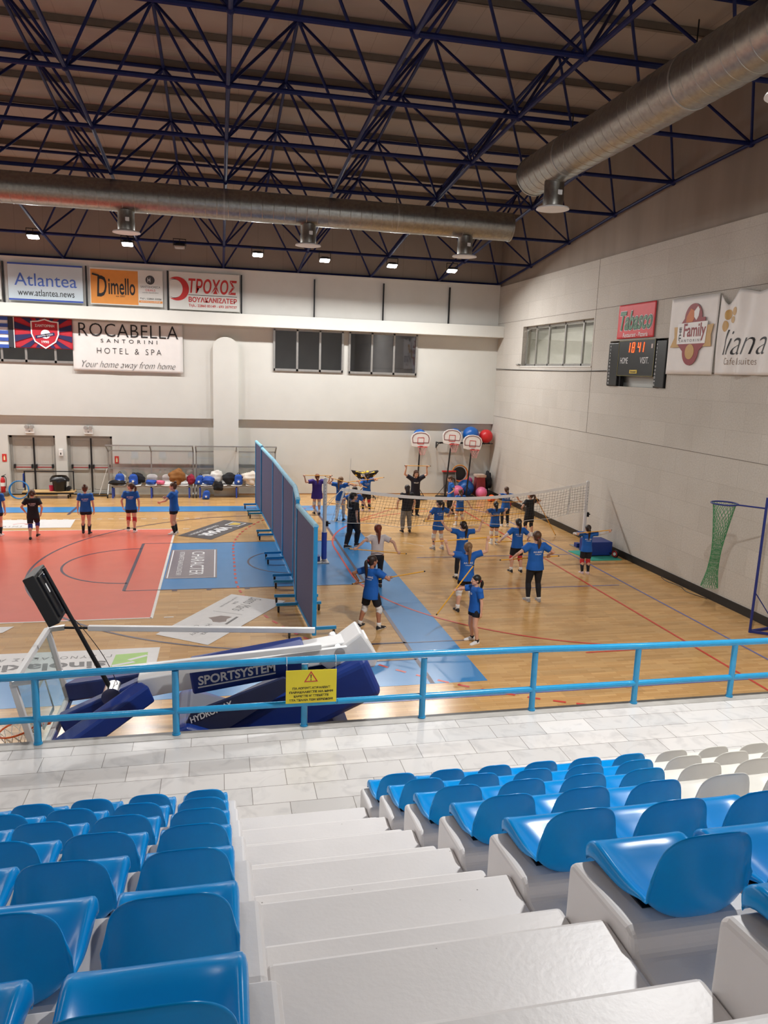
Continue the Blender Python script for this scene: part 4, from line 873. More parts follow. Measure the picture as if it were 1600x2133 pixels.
# ---------------------------------------------------------------- portable basketball backstop, lowered, beside the stand
YA = -10.75
t = thing('basketball_backstop', 'lowered portable basketball backstop with blue padding below the stand', 'basketball backstop', (-2.8, YA, 0))
FT, FBm = Vector((-5.88, YA+.9, 1.674)), Vector((-5.66, YA+.9, .66)); dY = Vector((0, -1.8, 0)); dn = (FBm-FT).normalized(); dx = Vector((dn.z, 0, -dn.x))
NT, NB = FT+dY, FBm+dY; dx = dx if dx.x > 0 else -dx
for P, Q in ((FT, NT), (FBm, NB), (FT, FBm), (NT, NB)): bevel(mk('board_frame', MB().bar(P, Q, .06, .07, up=dx), M_whitem, t), .006)
pane = mk('backboard', MB().obox((FT+NB)/2-dx*.02, dY*.48, (FBm-FT)*.48, dx*.006), glass('acrylic board', (.86, .92, .92, 1), .1), t)
b = MB(); c = FBm+dY/2-dn*.38-dx*.03
for P, Q in ((-.3, -.2), (-.3, .2)): pass
hw = Vector((0, -.295, 0)); hh2 = dn*.225
for P, Q in ((c-hw-hh2, c+hw-hh2), (c-hw+hh2, c+hw+hh2), (c-hw-hh2, c-hw+hh2), (c+hw-hh2, c+hw+hh2)): b.bar(P, Q, .05, .004, up=dx)
mk('target_square', b, M_wp, pane)
mk('edge_padding', MB().bar(FBm-dn*-.03, NB+dn*.03, .09, .06, up=dn), M_navy, t); 
rc = FBm+dY/2-dx*.42-dn*.12
rim = mk('rim', MB().torus(rc, .225, .012, dn, 36, 8), mat('orange rim paint', rgb(222, 92, 28), .35, var=.05), t, True)
b = MB(); b.bar(rc+dx*.22, rc+dx*.42, .2, .03, up=dn); mk('rim_bracket', b, MATS['orange rim paint'], rim)
b = MB(); ux, uy = dx, Vector((0, 1, 0))
for i in range(12):
    a = 2*PI*i/12; pts = [rc+(ux*math.cos(a+s*k*.26)+uy*math.sin(a+s*k*.26))*(.22-.03*k*.9)+dn*(.1*k) for s in (1,) for k in range(5)]; b.tube(pts, .005, 5, False)
    pts = [rc+(ux*math.cos(a-k*.26)+uy*math.sin(a-k*.26))*(.22-.03*k*.9)+dn*(.1*k) for k in range(5)]; b.tube(pts, .005, 5, False)
mk('net', b, M_wp, rim)
# tie rods from the top corners back to the mast
for yo, e in ((.9, Vector((-2.3, YA+.3, 1.72))), (-.9, Vector((-2.3, YA-.32, 1.72)))):
    P = FT if yo > 0 else NT; j = P+Vector((.12, 0, .02)); b = MB(); b.bar(P, j+Vector((.1, 0, 0)), .07, .06); mk('hinge_lug', b, M_chrome, t); b = MB(); b.cyl(j, j+(e-j)*.12, .018, 10); mk('rod_tip', b, M_blackm, t, True, angle=40)
    bevel(mk('tie_rod', MB().bar(j+(e-j)*.12, e, .07, .07), M_whitem, t), .006)
# three padded struts between the board and the arm tip
tip = Vector((-4.5, YA, 1.2))
for P, w in ((FBm+Vector((.06, .0, .12)), .24), (FBm+dY*.5+Vector((.1, 0, .05)), .2), (NB+Vector((.1, 0, .02)), .26)):
    q = tip+Vector((0, (P.y-YA)*.2, -.02)); bevel(mk('strut_padding', MB().bar(P, q, w, .26), M_navy, t), .03)
a1 = Vector((-1.62, YA, 1.62)); bevel(mk('main_arm', MB().bar(tip+Vector((-.1, 0, 0)), a1, .36, .26), M_whitem, t), .015)
sl = (a1-tip).normalized(); p0, p1 = tip+sl*.55, tip+sl*2.05; pad = bevel(mk('arm_padding', MB().bar(p0, p1, .46, .36), M_navy, t), .03)
up = Vector((0, -1, 0)).cross(sl) if Vector((0, -1, 0)).cross(sl).z > 0 else -Vector((0, -1, 0)).cross(sl)
lettering('SPORTSYSTEM', (p0+p1)/2-sl*.16+Vector((0, -.236, .0)), sl, up, M_wink, pad, 1.0, .125, bold=.03, shear=.1); mk('rule', MB().bar((p0+p1)/2-sl*.66+Vector((0, -.235, -.09)), (p0+p1)/2+sl*.34+Vector((0, -.235, -.09)), .004, .018), M_wink, pad)
mk('arm_strut', MB().bar(tip+sl*.4+Vector((0, -.3, .22)), Vector((-1.95, YA-.3, 1.66)), .07, .08), M_whitem, t)
b = MB(); b.prism([(-2.3, 1.45), (-1.75, 1.86), (-1.5, 1.5), (-1.55, 1.36), (-2.1, 1.3)], 'y', YA-.26, YA+.26); bevel(mk('mast_head', b, M_whitem, t), .03)
mk('hinge_pin', MB().cyl((-2.05, YA-.34, 1.62), (-2.05, YA+.3, 1.62), .07, 18), M_chrome, t, True, angle=40)
# leaning padded mast and base
for yo in (-.42, .1): bevel(mk('mast_padding', MB().bar((-3.8, YA+yo+.16, .30), (-1.58, YA+yo+.16, 1.30), .34, .62), M_navy, t), .11, 4)
bevel(mk('ram', MB().bar((-2.9, YA, .42), (-1.85, YA, 1.36), .12), M_chrome, t), .01)
b = MB(); b.prism([(-4.15, .12), (-1.9, .12), (-1.85, .5), (-2.1, .62), (-3.5, .66), (-4.0, .86), (-4.15, .8)], 'y', YA-.62, YA+.62); bevel(mk('base_padding', b, M_navy, t), .05, 3)
nw = mk('side_padding', MB().prism([(-4.12, .6), (-3.95, .98), (-2.8, 1.38), (-2.6, 1.3), (-3.4, .8), (-3.9, .5)], 'y', YA-.5, YA-.44), mat('grey blue vinyl', rgb(44, 52, 84), .5), t)
lettering('HYDROPLAY', (-3.7, YA-.505, .985), (1, 0, .38), (-.38, 0, 1), M_wink, t, .56, .085, bold=.03, shear=.15)
mk('chassis', MB().box(-4.1, -1.9, YA-.6, YA+.6, .06, .14), M_blackm, t)
for x in (-3.9, -2.1):
    for yo in (-.5, .5): mk('wheel', MB().cyl((x, YA+yo-.03, .06), (x, YA+yo+.03, .06), .06, 16), M_rubber, t, True, angle=40)
# shot clock on its pole
t2 = thing('shot_clock', 'black shot clock box on a tilted pole clamped to the backstop', 'shot clock', (-4.94, YA, 1.1))
pb, pt = Vector((-4.94, YA+.02, 1.08)), Vector((-5.72, YA+.02, 2.82)); pd = (pt-pb).normalized(); px = Vector((pd.z, 0, -pd.x))
mk('pole', MB().tube([pb, pb+(pt-pb)*.55, pt-pd*.06], [.03, .026, .024], 12), M_blackm, t2, True, angle=40); mk('clamp', MB().cyl(pb+Vector((0, -.17, .02)), pb+Vector((0, .1, .02)), .12, 20), M_chrome, t2, True, angle=40)
c = pb+(pt-pb)*.8-px*.13; bevel(mk('display_box', MB().obox(c, pd*.33, px*.07, Vector((0, .28, 0))), M_black, t2), .012)
bevel(mk('back_cover', MB().obox(c+px*.075+Vector((0, -.0, 0)), pd*.28, px*.02, Vector((0, .2, 0))), M_blackm, t2), .01)
for s in (-1, 1): mk('box_bracket', MB().bar(c+px*.07+pd*.25*s, c+px*.14+pd*.22*s, .03), M_chrome, t2)
mk('serial_sticker', MB().obox(c+px*.1+pd*.1+Vector((0, -.12, 0)), pd*.06, px*.002, Vector((0, .02, 0))), M_wink, t2)
mk('cable', MB().tube(vpath([c+px*.1-pd*.3, pb+pd*1.0+px*.05, pb+pd*.5+px*.12, pb+px*.1], 8), .005, 5), M_black, t2, True)

# ---------------------------------------------------------------- ventilation ducts
def duct(name, label, P, Q, r, outlets, hang):
    P, Q = Vector(P), Vector(Q); d = (Q-P); L = d.length; d.normalize(); t = thing(name, label, 'duct', tuple(Q), 'round ventilation ducts')
    n = int(L/.3); pts = []; rr = []
    for i in range(n+1):
        s = L*i/n
        for ds, k in ((0, 1.0), (.008, 1.012), (.016, 1.0)):
            pts.append(P+d*(s+ds)); rr.append(r*k)
    mk('duct_body', MB().tube(pts, rr, 40), M_duct, t, True, angle=14)
    mk('end_collar', MB().tube([Q-d*.03, Q+d*.02], [r*1.03, r*1.03], 40), M_duct, t, True, angle=50)
    for o in outlets:
        c = P+d*o; zb0 = c.z-r*.9; nk = MB(); nk.tube([(c.x, c.y, zb0), (c.x, c.y, zb0-.28), (c.x, c.y, zb0-.3), (c.x, c.y, zb0-.5)], [.215, .215, .225, .215], 24); nk = mk('outlet_neck', nk, M_duct, t, True, angle=40)
        b = MB(); b.tube([(c.x, c.y, zb0-.5), (c.x, c.y, zb0-.54), (c.x, c.y, zb0-.57)], [.22, .35, .36], 28); mk('outlet_flange', b, M_whitem, nk, True, angle=40)
        mk('maker_label', MB().obox((c.x+.05, c.y-.217, zb0-.25), (.05, 0, 0), (0, .004, 0), (0, 0, .05)), M_wink, nk)
    for h in hang:
        c = P+d*h; mk('hanger_strap', MB().tube([c-d*.02, c+d*.02], [r*1.022, r*1.022], 40), M_alu, t, True, angle=50); mk('hanger_rod', MB().cyl(c+Vector((0, 0, r)), (c.x, c.y, zb(c.y)), .012, 6), M_blackm, t)
duct('ventilation_duct', 'long galvanised ventilation duct across the back of the hall', (-22, 1.7, 9.64), (4.85, 1.7, 9.58), .395, [16.05-8.2*0, 20.9, 25.5], [8, 13, 18.6, 23.4])
duct('ventilation_duct', 'large galvanised ventilation duct running towards the viewer at upper right', (3.6, -19, 9.86), (3.6, -2.95, 9.84), .43, [14.9-.0, 7.7], [2, 6, 10, 14.2])

# ---------------------------------------------------------------- handball practice ring by the wall
t = thing('ring_net_stand', 'navy post with a side ring and long green net by the right wall', 'net stand', (7.58, -6.95, 0))
M_navp = mat('navy post paint', rgb(30, 46, 120), .4, var=.08)
P = Vector((7.58, -6.95, 0)); b = MB(); b.cyl(P, P+Vector((.02, 0, 2.95)), .028, 14); mk('post', b, M_navp, t, True, angle=40)
b = MB(); b.bar(P+Vector((0, 0, .03)), P+Vector((.6, .12, .03)), .05); mk('foot', b, M_navp, t); b = MB(); b.bar(P+Vector((0, 0, .03)), P+Vector((.62, -.42, .03)), .05); mk('foot', b, M_navp, t); mk('brace', MB().cyl(P+Vector((.01, 0, .9)), P+Vector((.55, -.25, .05)), .012, 8), M_navp, t)
rcn = Vector((7.16, -6.2, 2.70)); arm = P+Vector((.02, 0, 2.72)); dd = (rcn-arm).normalized()
mk('ring_arm', MB().cyl(arm, rcn-dd*.27, .017, 10), M_navp, t, True, angle=40); mk('ring', MB().torus(rcn, .27, .018, (0, 0, 1), 36, 8), M_navp, t, True)
def gn(a, v):
    cx = .06*v*0-.10*v**1.5; r = .26*(1-.62*math.sin(min(1, v*1.5)*PI/2)*(1-.25*max(0, v-.6)/.4)) + (.05*max(0, v-.8)/.2); sq = 1-.35*math.sin(v*PI)
    a2 = a+1.2*v
    return rcn+Vector((r*math.cos(a2)*(1+.15*math.sin(2*a2+v*5))+.02*v, r*sq*math.sin(a2)+.22*v**1.3, -1.95*v+.04*math.sin(5*a)*max(0, v-.9)*10*.3))
b = MB(); nn = 20
for i in range(nn):
    for s in (1, -1): b.tube([gn(2*PI*i/nn+s*k*.155, k/26) for k in range(27)], .0042, 4, False)
mk('green_net', b, mat('green net twine', rgb(66, 140, 92), .8), t)

# ---------------------------------------------------------------- bench shelters, benches
M_acr = glass('clear shelter sheet', (.94, .94, .93, 1), .07)
def shelter(x0, x1, label):
    t = thing('bench_shelter', label, 'bench shelter', ((x0+x1)/2, 10.85, 0), 'team bench shelters'); xm = (x0+x1)/2; yb, yf = 11.12, 10.5
    b = MB()
    for x in (x0, xm, x1):
        b.bar((x, yb, .1), (x, yb, 1.8), .05); b.bar((x, yb, 1.8), (x-.0, yf-.05, 2.1), .05)
    for x in (x0, x1): b.bar((x, yb, .12), (x, 10.55, .12), .05); b.bar((x, 10.55, .1), (x, yb, .6), .04)
    for z, y in ((.55, yb), (1.12, yb), (1.82, yb), (2.1, yf-.05)): b.bar((x0-.02, y, z), (x1+.02, y, z), .045)
    mk('frame', b, M_alu, t)
    for a, c in ((x0, xm), (xm, x1)):
        mk('back_sheet', MB().box(a+.03, c-.03, yb-.004, yb+.004, .58, 1.8), M_acr, t)
        mk('roof_sheet', MB().obox(((a+c)/2, (yb+yf-.05)/2, 1.97), ((c-a)/2-.03, 0, 0), (0, (yb-yf+.05)/2-.02, -.142), (0, .002, .004)), M_acr, t)
    for x in (x0, x1): mk('side_sheet', MB().prism([(yb, .6), (yb, 1.8), (yf, 2.08), (10.75, 1.2), (10.75, .6)], 'x', x-.004, x+.004), M_acr, t)
    for x in (x0, x1):
        b = MB(); b.cyl((x-.02, 10.52, .07), (x+.02, 10.52, .07), .07, 16); mk('wheel', b, M_rubber, t, True, angle=40)
shelter(-7.9, -4.62, 'clear roofed bench shelter in front of the second exit door'); shelter(-4.5, -1.3, 'clear roofed bench shelter half hidden by the blue partition')
def bench(x0, x1, n, label):
    t = thing('team_bench', label, 'bench', ((x0+x1)/2, 10.7, 0), 'team benches in the shelters')
    for x in (x0+.05, (x0+x1)/2, x1-.05):
        for y in (10.5, 10.9): mk('leg', MB().box(x-.03, x+.03, y-.03, y+.03, 0, .46), M_dblue, t)
    mk('beam', MB().box(x0, x1, 10.47, 10.55, .42, .47).box(x0, x1, 10.85, 10.93, .42, .47), M_alu, t)
    for i in range(n):
        x = x0+(x1-x0)*(i+.5)/n
        def f(u, v):
            pr = [(10.45, .50), (10.5, .515), (10.7, .505), (10.86, .51), (10.93, .56), (10.96, .7), (10.98, .85), (10.985, .9)]; k = v*7; j = min(6, int(k)); q = k-j; y = pr[j][0]*(1-q)+pr[j+1][0]*q; z = pr[j][1]*(1-q)+pr[j+1][1]*q
            uu = 2*u-1; w = .22*(1-.12*max(0, v-.5)); z -= .08*abs(uu)**4*max(0, v-.75)*4
            return (x+uu*w, y-.03*(1-uu*uu)*0, z+.02*uu*uu*(v < .6))
        ob = mk('seat_shell', MB().grid(f, 11, 15), M_wp, t, True, recalc=False); m = ob.modifiers.new('s', 'SOLIDIFY'); m.thickness = .012
bench(-7.75, -4.72, 5, 'bench of white shell seats under the first shelter'); bench(-4.4, -1.4, 5, 'bench of white shell seats under the second shelter')
# bags and clothes
def blob(name, label, cat, c, r, ma, seed, parts=(), group='bags and clothes on the benches', rough=.22, flat=.0):
    rnd = random.Random(seed); ph = [rnd.uniform(0, 6.28) for _ in range(9)]; c = Vector(c); t = thing(name, label, cat, (c.x, c.y, c.z), group)
    def f(u, v):
        a = 2*PI*u; th = PI*(v*.98+.01); d = Vector((math.sin(th)*math.cos(a), math.sin(th)*math.sin(a), -math.cos(th)))
        k = 1+rough*(math.sin(d.x*4+ph[0]+d.z*3)*.4+math.sin(d.y*6+ph[1]+d.x*5)*.3+math.sin(d.z*9+ph[2]+d.y*4)*.3+.25*math.sin(d.x*14+ph[3])*math.sin(d.y*13+ph[4]))
        p = Vector((d.x*r[0], d.y*r[1], d.z*r[2]))*k; p.z += r[2]
        if p.z < .0: p.z *= .05
        return c+p
    mk('body', MB().grid(f, 28, 18, wrapu=True), ma, t, True); return t
M_bagb = mat('blue bag cloth', rgb(32, 80, 170), .7, var=.1, scale=9, bump=.2, bscale=14); M_bk = mat('black cloth', rgb(26, 26, 30), .85, var=.15, scale=8, bump=.2, bscale=14)
def backpack(label, c, s=1.0, ma=None, lean=0.0, back=False):
    c = Vector(c); t = thing('backpack', label, 'bag', tuple(c), 'bags and clothes on the benches'); ma = ma or M_bagb
    def f(u, v):
        a = 2*PI*u; z = v*.42*s; w = (.17-.05*max(0, v-.6)/.4)*s*(math.sin(min(1, v*8+.35)*PI/2)); dp = .12*s*(1-.3*v)*math.sin(min(1, v*8+.35)*PI/2); e = .55
        x = w*math.copysign(abs(math.cos(a))**e, math.cos(a)); y = dp*math.copysign(abs(math.sin(a))**e, math.sin(a)); k = math.sqrt(max(0, 1-max(0, (v-.82)/.19)**2)); k = max(k, .02)
        return c+Vector((x*k+lean*z, y*k, z))
    mk('body', MB().grid(f, 26, 20, wrapu=True), ma, t, True)
    b = MB(); b.ball(c+Vector((lean*.1, -.115*s, .13*s)), (.115*s, .05*s, .1*s), 14, 8); p = mk('front_pocket', b, ma, t, True)
    b = MB(); b.cyl(c+Vector((lean*.1, -.16*s, .15*s)), c+Vector((lean*.1, -.17*s, .15*s)), .045*s, 16); mk('badge', b, M_wink, p)
    b = MB(); b.tube(vpath([c+Vector((-.05*s+lean*.4*s, .02, .41*s)), c+Vector((-.03*s+lean*.4*s, .02, .47*s)), c+Vector((.03*s+lean*.4*s, .02, .47*s)), c+Vector((.05*s+lean*.4*s, .02, .41*s))], 5), .01, 6); mk('handle', b, M_black, t, True)
    return t
backpack('blue backpack leaning on the first seat of the left bench', (-7.45, 10.62, .535), 1.05, None, .05); backpack('blue backpack with white badge on the second seat of the left bench', (-6.92, 10.62, .535), 1.0)
C_ = lambda n, col: mat(n, rgb(*col), .85, var=.12, scale=8, bump=.2, bscale=14)
blob('jacket', 'black jacket draped over the left end of the first bench', 'clothes', (-7.5, 10.5, .535), (.34, .2, .1), M_bk, 1); blob('jacket', 'black jacket spread behind the badge backpack', 'clothes', (-6.78, 10.78, .535), (.3, .12, .22), M_bk, 2)
blob('sweater', 'blue sweater bundled beside the pink top', 'clothes', (-6.25, 10.6, .535), (.22, .17, .1), M_bagb, 3); blob('top', 'pink top lying on the left bench', 'clothes', (-5.88, 10.6, .535), (.18, .16, .09), C_('pink cloth', (222, 110, 140)), 4)
blob('coat', 'brown coat heaped on the left bench over its middle leg', 'clothes', (-5.25, 10.58, .535), (.3, .22, .3), C_('brown cloth', (140, 92, 44)), 5, rough=.3)
blob('bag', 'crimson bag on the left bench beside the brown coat', 'bag', (-4.98+.28, 10.66, .535), (.16, .16, .2), C_('crimson cloth', (150, 34, 60)), 6); backpack('blue backpack slumped right of the crimson bag', (-4.42, 10.6, .535), .9, None, .25)
blob('jacket', 'blue jacket bundled at the inner end of the right bench', 'clothes', (-4.02, 10.6, .535), (.26, .18, .17), M_bagb, 7); blob('jacket', 'black jacket hanging over the front edge of the right bench', 'clothes', (-3.62, 10.41, .3), (.2, .05, .2), M_bk, 8, rough=.3); blob('shirt', 'white shirt laid behind the black jacket', 'clothes', (-3.7, 10.76, .535), (.25, .14, .28), C_('white cloth', (220, 214, 206)), 9)
blob('jacket', 'black jacket heaped left of the upright backpack', 'clothes', (-3.42+.22, 10.66, .535), (.26, .18, .24), M_bk, 10); backpack('blue backpack standing upright in the middle of the right bench', (-2.82, 10.6, .535), 1.0)
blob('blanket', 'cream coat spilling over the right bench', 'clothes', (-2.35, 10.6, .535), (.34, .2, .26), C_('cream cloth', (214, 204, 190)), 12, rough=.34); backpack('blue sports bag on top of the cream coat', (-2.1, 10.66, .9), .7, None, .3)
blob('shirt', 'lime green shirt hanging from the right bench', 'clothes', (-1.72, 10.56, .535), (.16, .14, .15), C_('lime cloth', (186, 206, 70)), 13); blob('shirt', 'mauve top beside the lime shirt', 'clothes', (-1.95, 10.41, .33), (.13, .05, .17), C_('mauve cloth', (150, 110, 130)), 14)
backpack('dark navy backpack at the partition end of the right bench', (-1.45, 10.66, .535), .95, mat('navy bag cloth', rgb(30, 38, 66), .7), 0)
t = backpack('blue sports bag on the floor in front of the shelters', (-4.12, 10.2, 0), .85, None, .12)
t = thing('squeegee', 'white floor squeegee leaning on the wall between door and shelter', 'cleaning tool', (-8.2, 10.95, 0)); mk('handle', MB().cyl((-8.28, 11.0, .05), (-7.98, 11.25, 1.1), .012, 8), M_wp, t, True, angle=40); mk('head', MB().box(-8.75, -7.95, 10.92, 10.98, .0, .05), M_black, t)

# ---------------------------------------------------------------- equipment trolley by the doors
t = thing('equipment_trolley', 'low black equipment trolley with a wooden deck in front of the exit doors', 'trolley', (-10.1, 10.7, 0))
bevel(mk('deck', MB().box(-11.0, -9.13, 10.42, 10.98, .22, .28), mat('pine board', rgb(214, 178, 122), .5, var=.1, scale=3), t), .006)
b = MB(); b.box(-11.0, -9.13, 10.4, 10.42, .18, .24); b.box(-11.0, -9.13, 10.98, 11.0, .18, .24); mk('deck_frame', b, M_blackm, t)
for x in (-10.95, -9.17):
    b = MB(); b.bar((x, 10.72, .26), (x, 10.72, 1.04), .04); mk('upright', b, M_blackm, t)
mk('top_bar', MB().bar((-10.97, 10.72, 1.03), (-9.15, 10.72, 1.03), .035), M_blackm, t); mk('strap', MB().bar((-10.99, 10.7, .4), (-10.97, 10.7, .95), .1, .05), M_navy, t)
for x in (-10.8, -9.35):
    for y in (10.5, 10.9): mk('wheel', MB().cyl((x-.02, y, .07), (x+.02, y, .07), .07, 14), M_rubber, t, True, angle=40)
t = thing('waste_bin', 'black bin with a bag folded over its rim on the trolley', 'bin', (-9.68, 10.66, .28))
mk('bucket', MB().tube([(-9.68, 10.66, .28), (-9.68, 10.66, .3), (-9.68, 10.66, .78)], [.22, .23, .28], 24), M_black, t, True, angle=40)
b = MB(); b.grid(lambda u, v: (-9.68+(.27+.09*math.sin(v*PI*.6)+.015*math.sin(u*44)*v)*math.cos(2*PI*u), 10.66+(.27+.09*math.sin(v*PI*.6)+.015*math.sin(u*44)*v)*math.sin(2*PI*u), .86-.2*v+.02*math.sin(u*30)*v), 48, 8, wrapu=True); mk('bin_bag', b, mat('black bin bag', rgb(20, 20, 22), .3), t, True)
tag(origin_to(mk('roll', MB().cyl((-9.36, 10.55, .37), (-9.36, 10.8, .37), .085, 18), M_bk, None, True, angle=40), (-9.36, 10.66, .28)), 'dark roll lying beside the bin on the trolley', 'roll')
tag(origin_to(mk('bucket', MB().tube([(-9.96, 10.6, .285), (-9.96, 10.6, .5)], [.08, .1], 16), C_('crimson plastic', (190, 40, 80)), None, True, angle=40), (-9.96, 10.6, .28)), 'small crimson bucket half hidden by the bin', 'bucket')
tag(origin_to(mk('hula_hoop', MB().torus((-11.08, 10.3, .37), .34, .02, (.12, -1, .14), 44, 8).torus((-11.06, 10.33, .37), .33, .018, (.16, -1, .12), 44, 8), mat('blue hoop plastic', rgb(30, 120, 190), .35), None, True), (-11.08, 10.3, 0)), 'blue hula hoops leaning on the end of the trolley', 'hula hoop')

# ---------------------------------------------------------------- children's basketball hoops
def kid_hoop(x, y, zc, label, pb, lean=0.0):
    t = thing('toy_basketball_hoop', label, 'basketball hoop', (pb[0], pb[1], 0), 'portable hoops by the back wall')
    P = Vector((pb[0], pb[1], .1)); Q = Vector((x, y+.08, zc-.1)); mk('pole', MB().tube([P, P.lerp(Q, .5), Q], [.036, .034, .028], 12), M_black, t, True, angle=40)
    b = MB(); b.prism([(pb[0]-.42, pb[1]-.3), (pb[0]+.42, pb[1]-.3), (pb[0]+.36, pb[1]+.25), (pb[0]-.36, pb[1]+.25)], 'z', 0.02, .13); bevel(mk('base', b, M_black, t), .03)
    for s in (-1, 1): mk('brace', MB().cyl(P+Vector((0, 0, .5)), (pb[0]+s*.34, pb[1]+.1, .13), .012, 8), M_black, t)
    for s in (-1, 1): mk('wheel', MB().cyl((pb[0]+s*.3-.02, pb[1]+.28, .06), (pb[0]+s*.3+.02, pb[1]+.28, .06), .06, 14), M_rubber, t, True, angle=40)
    W2 = .43; H2 = .3; pts = [(-W2*.86, -H2), (-W2*.93, -H2*.6), (-W2, H2*.15), (-W2*.86, H2*.62), (-W2*.5, H2*.95), (0, H2*1.04), (W2*.5, H2*.95), (W2*.86, H2*.62), (W2, H2*.15), (W2*.93, -H2*.6), (W2*.86, -H2), (W2*.4, -H2*1.12), (-W2*.4, -H2*1.12)]
    o = Vector((x, y, zc)); X_ = Vector((1, 0, lean)).normalized(); Z_ = Vector((-lean, 0, 1)).normalized(); bd = mk('backboard', MB().oprism(pts, o, X_, Z_, (0, .04, 0)), M_wp, t); bevel(bd, .01)
    def ring(sc, w, m, nm, pp):
        b = MB()
        for i in range(len(pp)): 
            p, q = pp[i], pp[(i+1) % len(pp)]; b.bar(o+X_*p[0]*sc+Z_*p[1]*sc+Vector((0, -.003, 0)), o+X_*q[0]*sc+Z_*q[1]*sc+Vector((0, -.003, 0)), w, .006, up=(0, 1, 0))
        mk(nm, b, m, bd)
    ring(.84, .035, mat('mauve board line', rgb(150, 110, 112), .5), 'border_line', pts[1:10]); ring(1, .022, M_rp, 'target_square', [(-.13, -.2), (.13, -.2), (.13, .06), (-.13, .06)])
    rc = o+Vector((.02, -.24, -.3)); r = mk('rim', MB().torus(rc, .2, .011, (0, 0, 1), 28, 6), M_rp, t, True); b = MB(); b.bar(rc+Vector((0, .2, 0)), rc+Vector((0, .27, 0)), .14, .04); mk('rim_bracket', b, M_black, r)
    b = MB()
    for i in range(10):
        a = 2*PI*i/10
        for s in (1, -1): b.tube([rc+Vector(((.2-.028*k)*math.cos(a+s*k*.3), (.2-.028*k)*math.sin(a+s*k*.3), -.085*k)) for k in range(5)], .0055, 4, False)
    mk('net', b, mat('pink net twine', rgb(206, 150, 148), .8), r)
kid_hoop(4.64, 9.9, 2.56, 'black pole toy basketball hoop behind the coach', (4.58, 10.0)); kid_hoop(6.02, 9.95, 2.68, 'tallest toy basketball hoop, middle of the three by the wall', (5.84, 10.05), -.04); kid_hoop(6.92, 9.9, 2.46, 'toy basketball hoop nearest the corner, above the blue gym ball', (6.78, 10.0), -.06)
# wall rack with gym balls
t = thing('wall_rack', 'black metal shelf brackets on the wall holding gym balls', 'wall rack', (7.2, 11.2, 2.28))
for x in (5.75, 6.5, 7.2, 7.75): mk('bracket', MB().bar((x, 11.4, 2.05), (x, 11.4, 2.32), .04).bar((x, 11.4, 2.31), (x, 10.75, 2.31), .04).bar((x, 11.38, 2.08), (x, 11.0, 2.3), .03), M_blackm, t)
mk('rail', MB().bar((5.7, 10.78, 2.32), (8.15, 10.78, 2.32), .035).bar((5.7, 11.15, 2.32), (8.15, 11.15, 2.32), .035), M_blackm, t)
def gym_ball(c, r, ma, label, group='gym balls in the corner'):
    b = MB(); n, k = 40, 40
    for i in range(1): b.ball(c, r, 40, 28)
    o = mk('gym_ball', b, ma, None, True); o.data.transform(Matrix.Translation(-Vector(c)+Vector((0, 0, r)))); o.location = Vector(c)-Vector((0, 0, r)); return tag(o, label, 'exercise ball', group)
M_gb = mat('blue gym ball rubber', rgb(22, 92, 172), .35, var=.04); M_gr = mat('red gym ball rubber', rgb(204, 38, 42), .35, var=.04); M_gp = mat('pink gym ball rubber', rgb(232, 118, 160), .4, var=.04)
gym_ball((6.45, 10.96, 2.64), .31, M_gb, 'blue gym ball on the wall rack behind the tallest toy hoop'); gym_ball((7.18, 10.96, 2.68), .36, M_gb, 'blue gym ball on the wall rack beside the red ball'); gym_ball((7.88, 10.96, 2.63), .3, M_gr, 'red gym ball on the wall rack in the corner'); gym_ball((4.87, 10.96, 2.6), .29, M_gb, 'blue gym ball hidden behind the first toy hoop')
tag(mk('wall_shelf', MB().bar((4.62, 10.82, 2.3), (5.12, 10.82, 2.3), .03).bar((4.62, 11.12, 2.3), (5.12, 11.12, 2.3), .03).bar((4.7, 11.4, 2.285), (4.7, 10.78, 2.285), .03).bar((5.04, 11.4, 2.285), (5.04, 10.78, 2.285), .03), M_blackm), 'small black bracket shelf behind the first toy hoop', 'wall rack')
gym_ball((6.98, 10.7, .37), .37, M_gb, 'large blue gym ball on the floor below the toy hoops'); gym_ball((6.5, 10.35, .27), .27, M_gp, 'pink gym ball on the floor beside the girl facing left'); gym_ball((7.53, 10.17, .25), .25, M_gp, 'pink gym ball on the floor under the red frame'); gym_ball((7.28, 11.2, .62), .17, mat('magenta gym ball rubber', rgb(190, 80, 140), .4), 'magenta gym ball stacked behind the pink one')
for i, (r_, ma, lab) in enumerate(((.37, C_('yellow hoop', (216, 150, 50)), 'yellow hula hoop standing behind the blue gym ball'), (.355, C_('red hoop', (186, 50, 44)), 'red hula hoop standing behind the blue gym ball'), (.34, C_('orange hoop', (220, 96, 40)), 'orange hula hoop, smallest one behind the blue gym ball'))):
    tag(origin_to(mk('hula_hoop', MB().torus((6.78+.012*i, 10.96+.045*i, .98), r_, .016, (-.02, -1, .25), 44, 8), ma, None, True), (6.78, 11.0, .6)), lab, 'hula hoop', 'hula hoops in the corner')
t = thing('floor_rack', 'low black stand carrying the hula hoops', 'rack', (6.8, 11.0, 0)); mk('frame', MB().bar((6.45, 11.1, 0.02), (6.45, 11.1, .62), .04).bar((7.15, 11.1, 0.02), (7.15, 11.1, .62), .04).bar((6.4, 11.02, .6), (7.2, 11.02, .6), .05).bar((6.45, 10.8, .02), (6.45, 11.3, .02), .04).bar((7.15, 10.8, .02), (7.15, 11.3, .02), .04), M_blackm, t); mk('disc', MB().cyl((6.8, 11.12, .95), (6.8, 11.15, .95), .3, 28), M_black, t, True, angle=40)
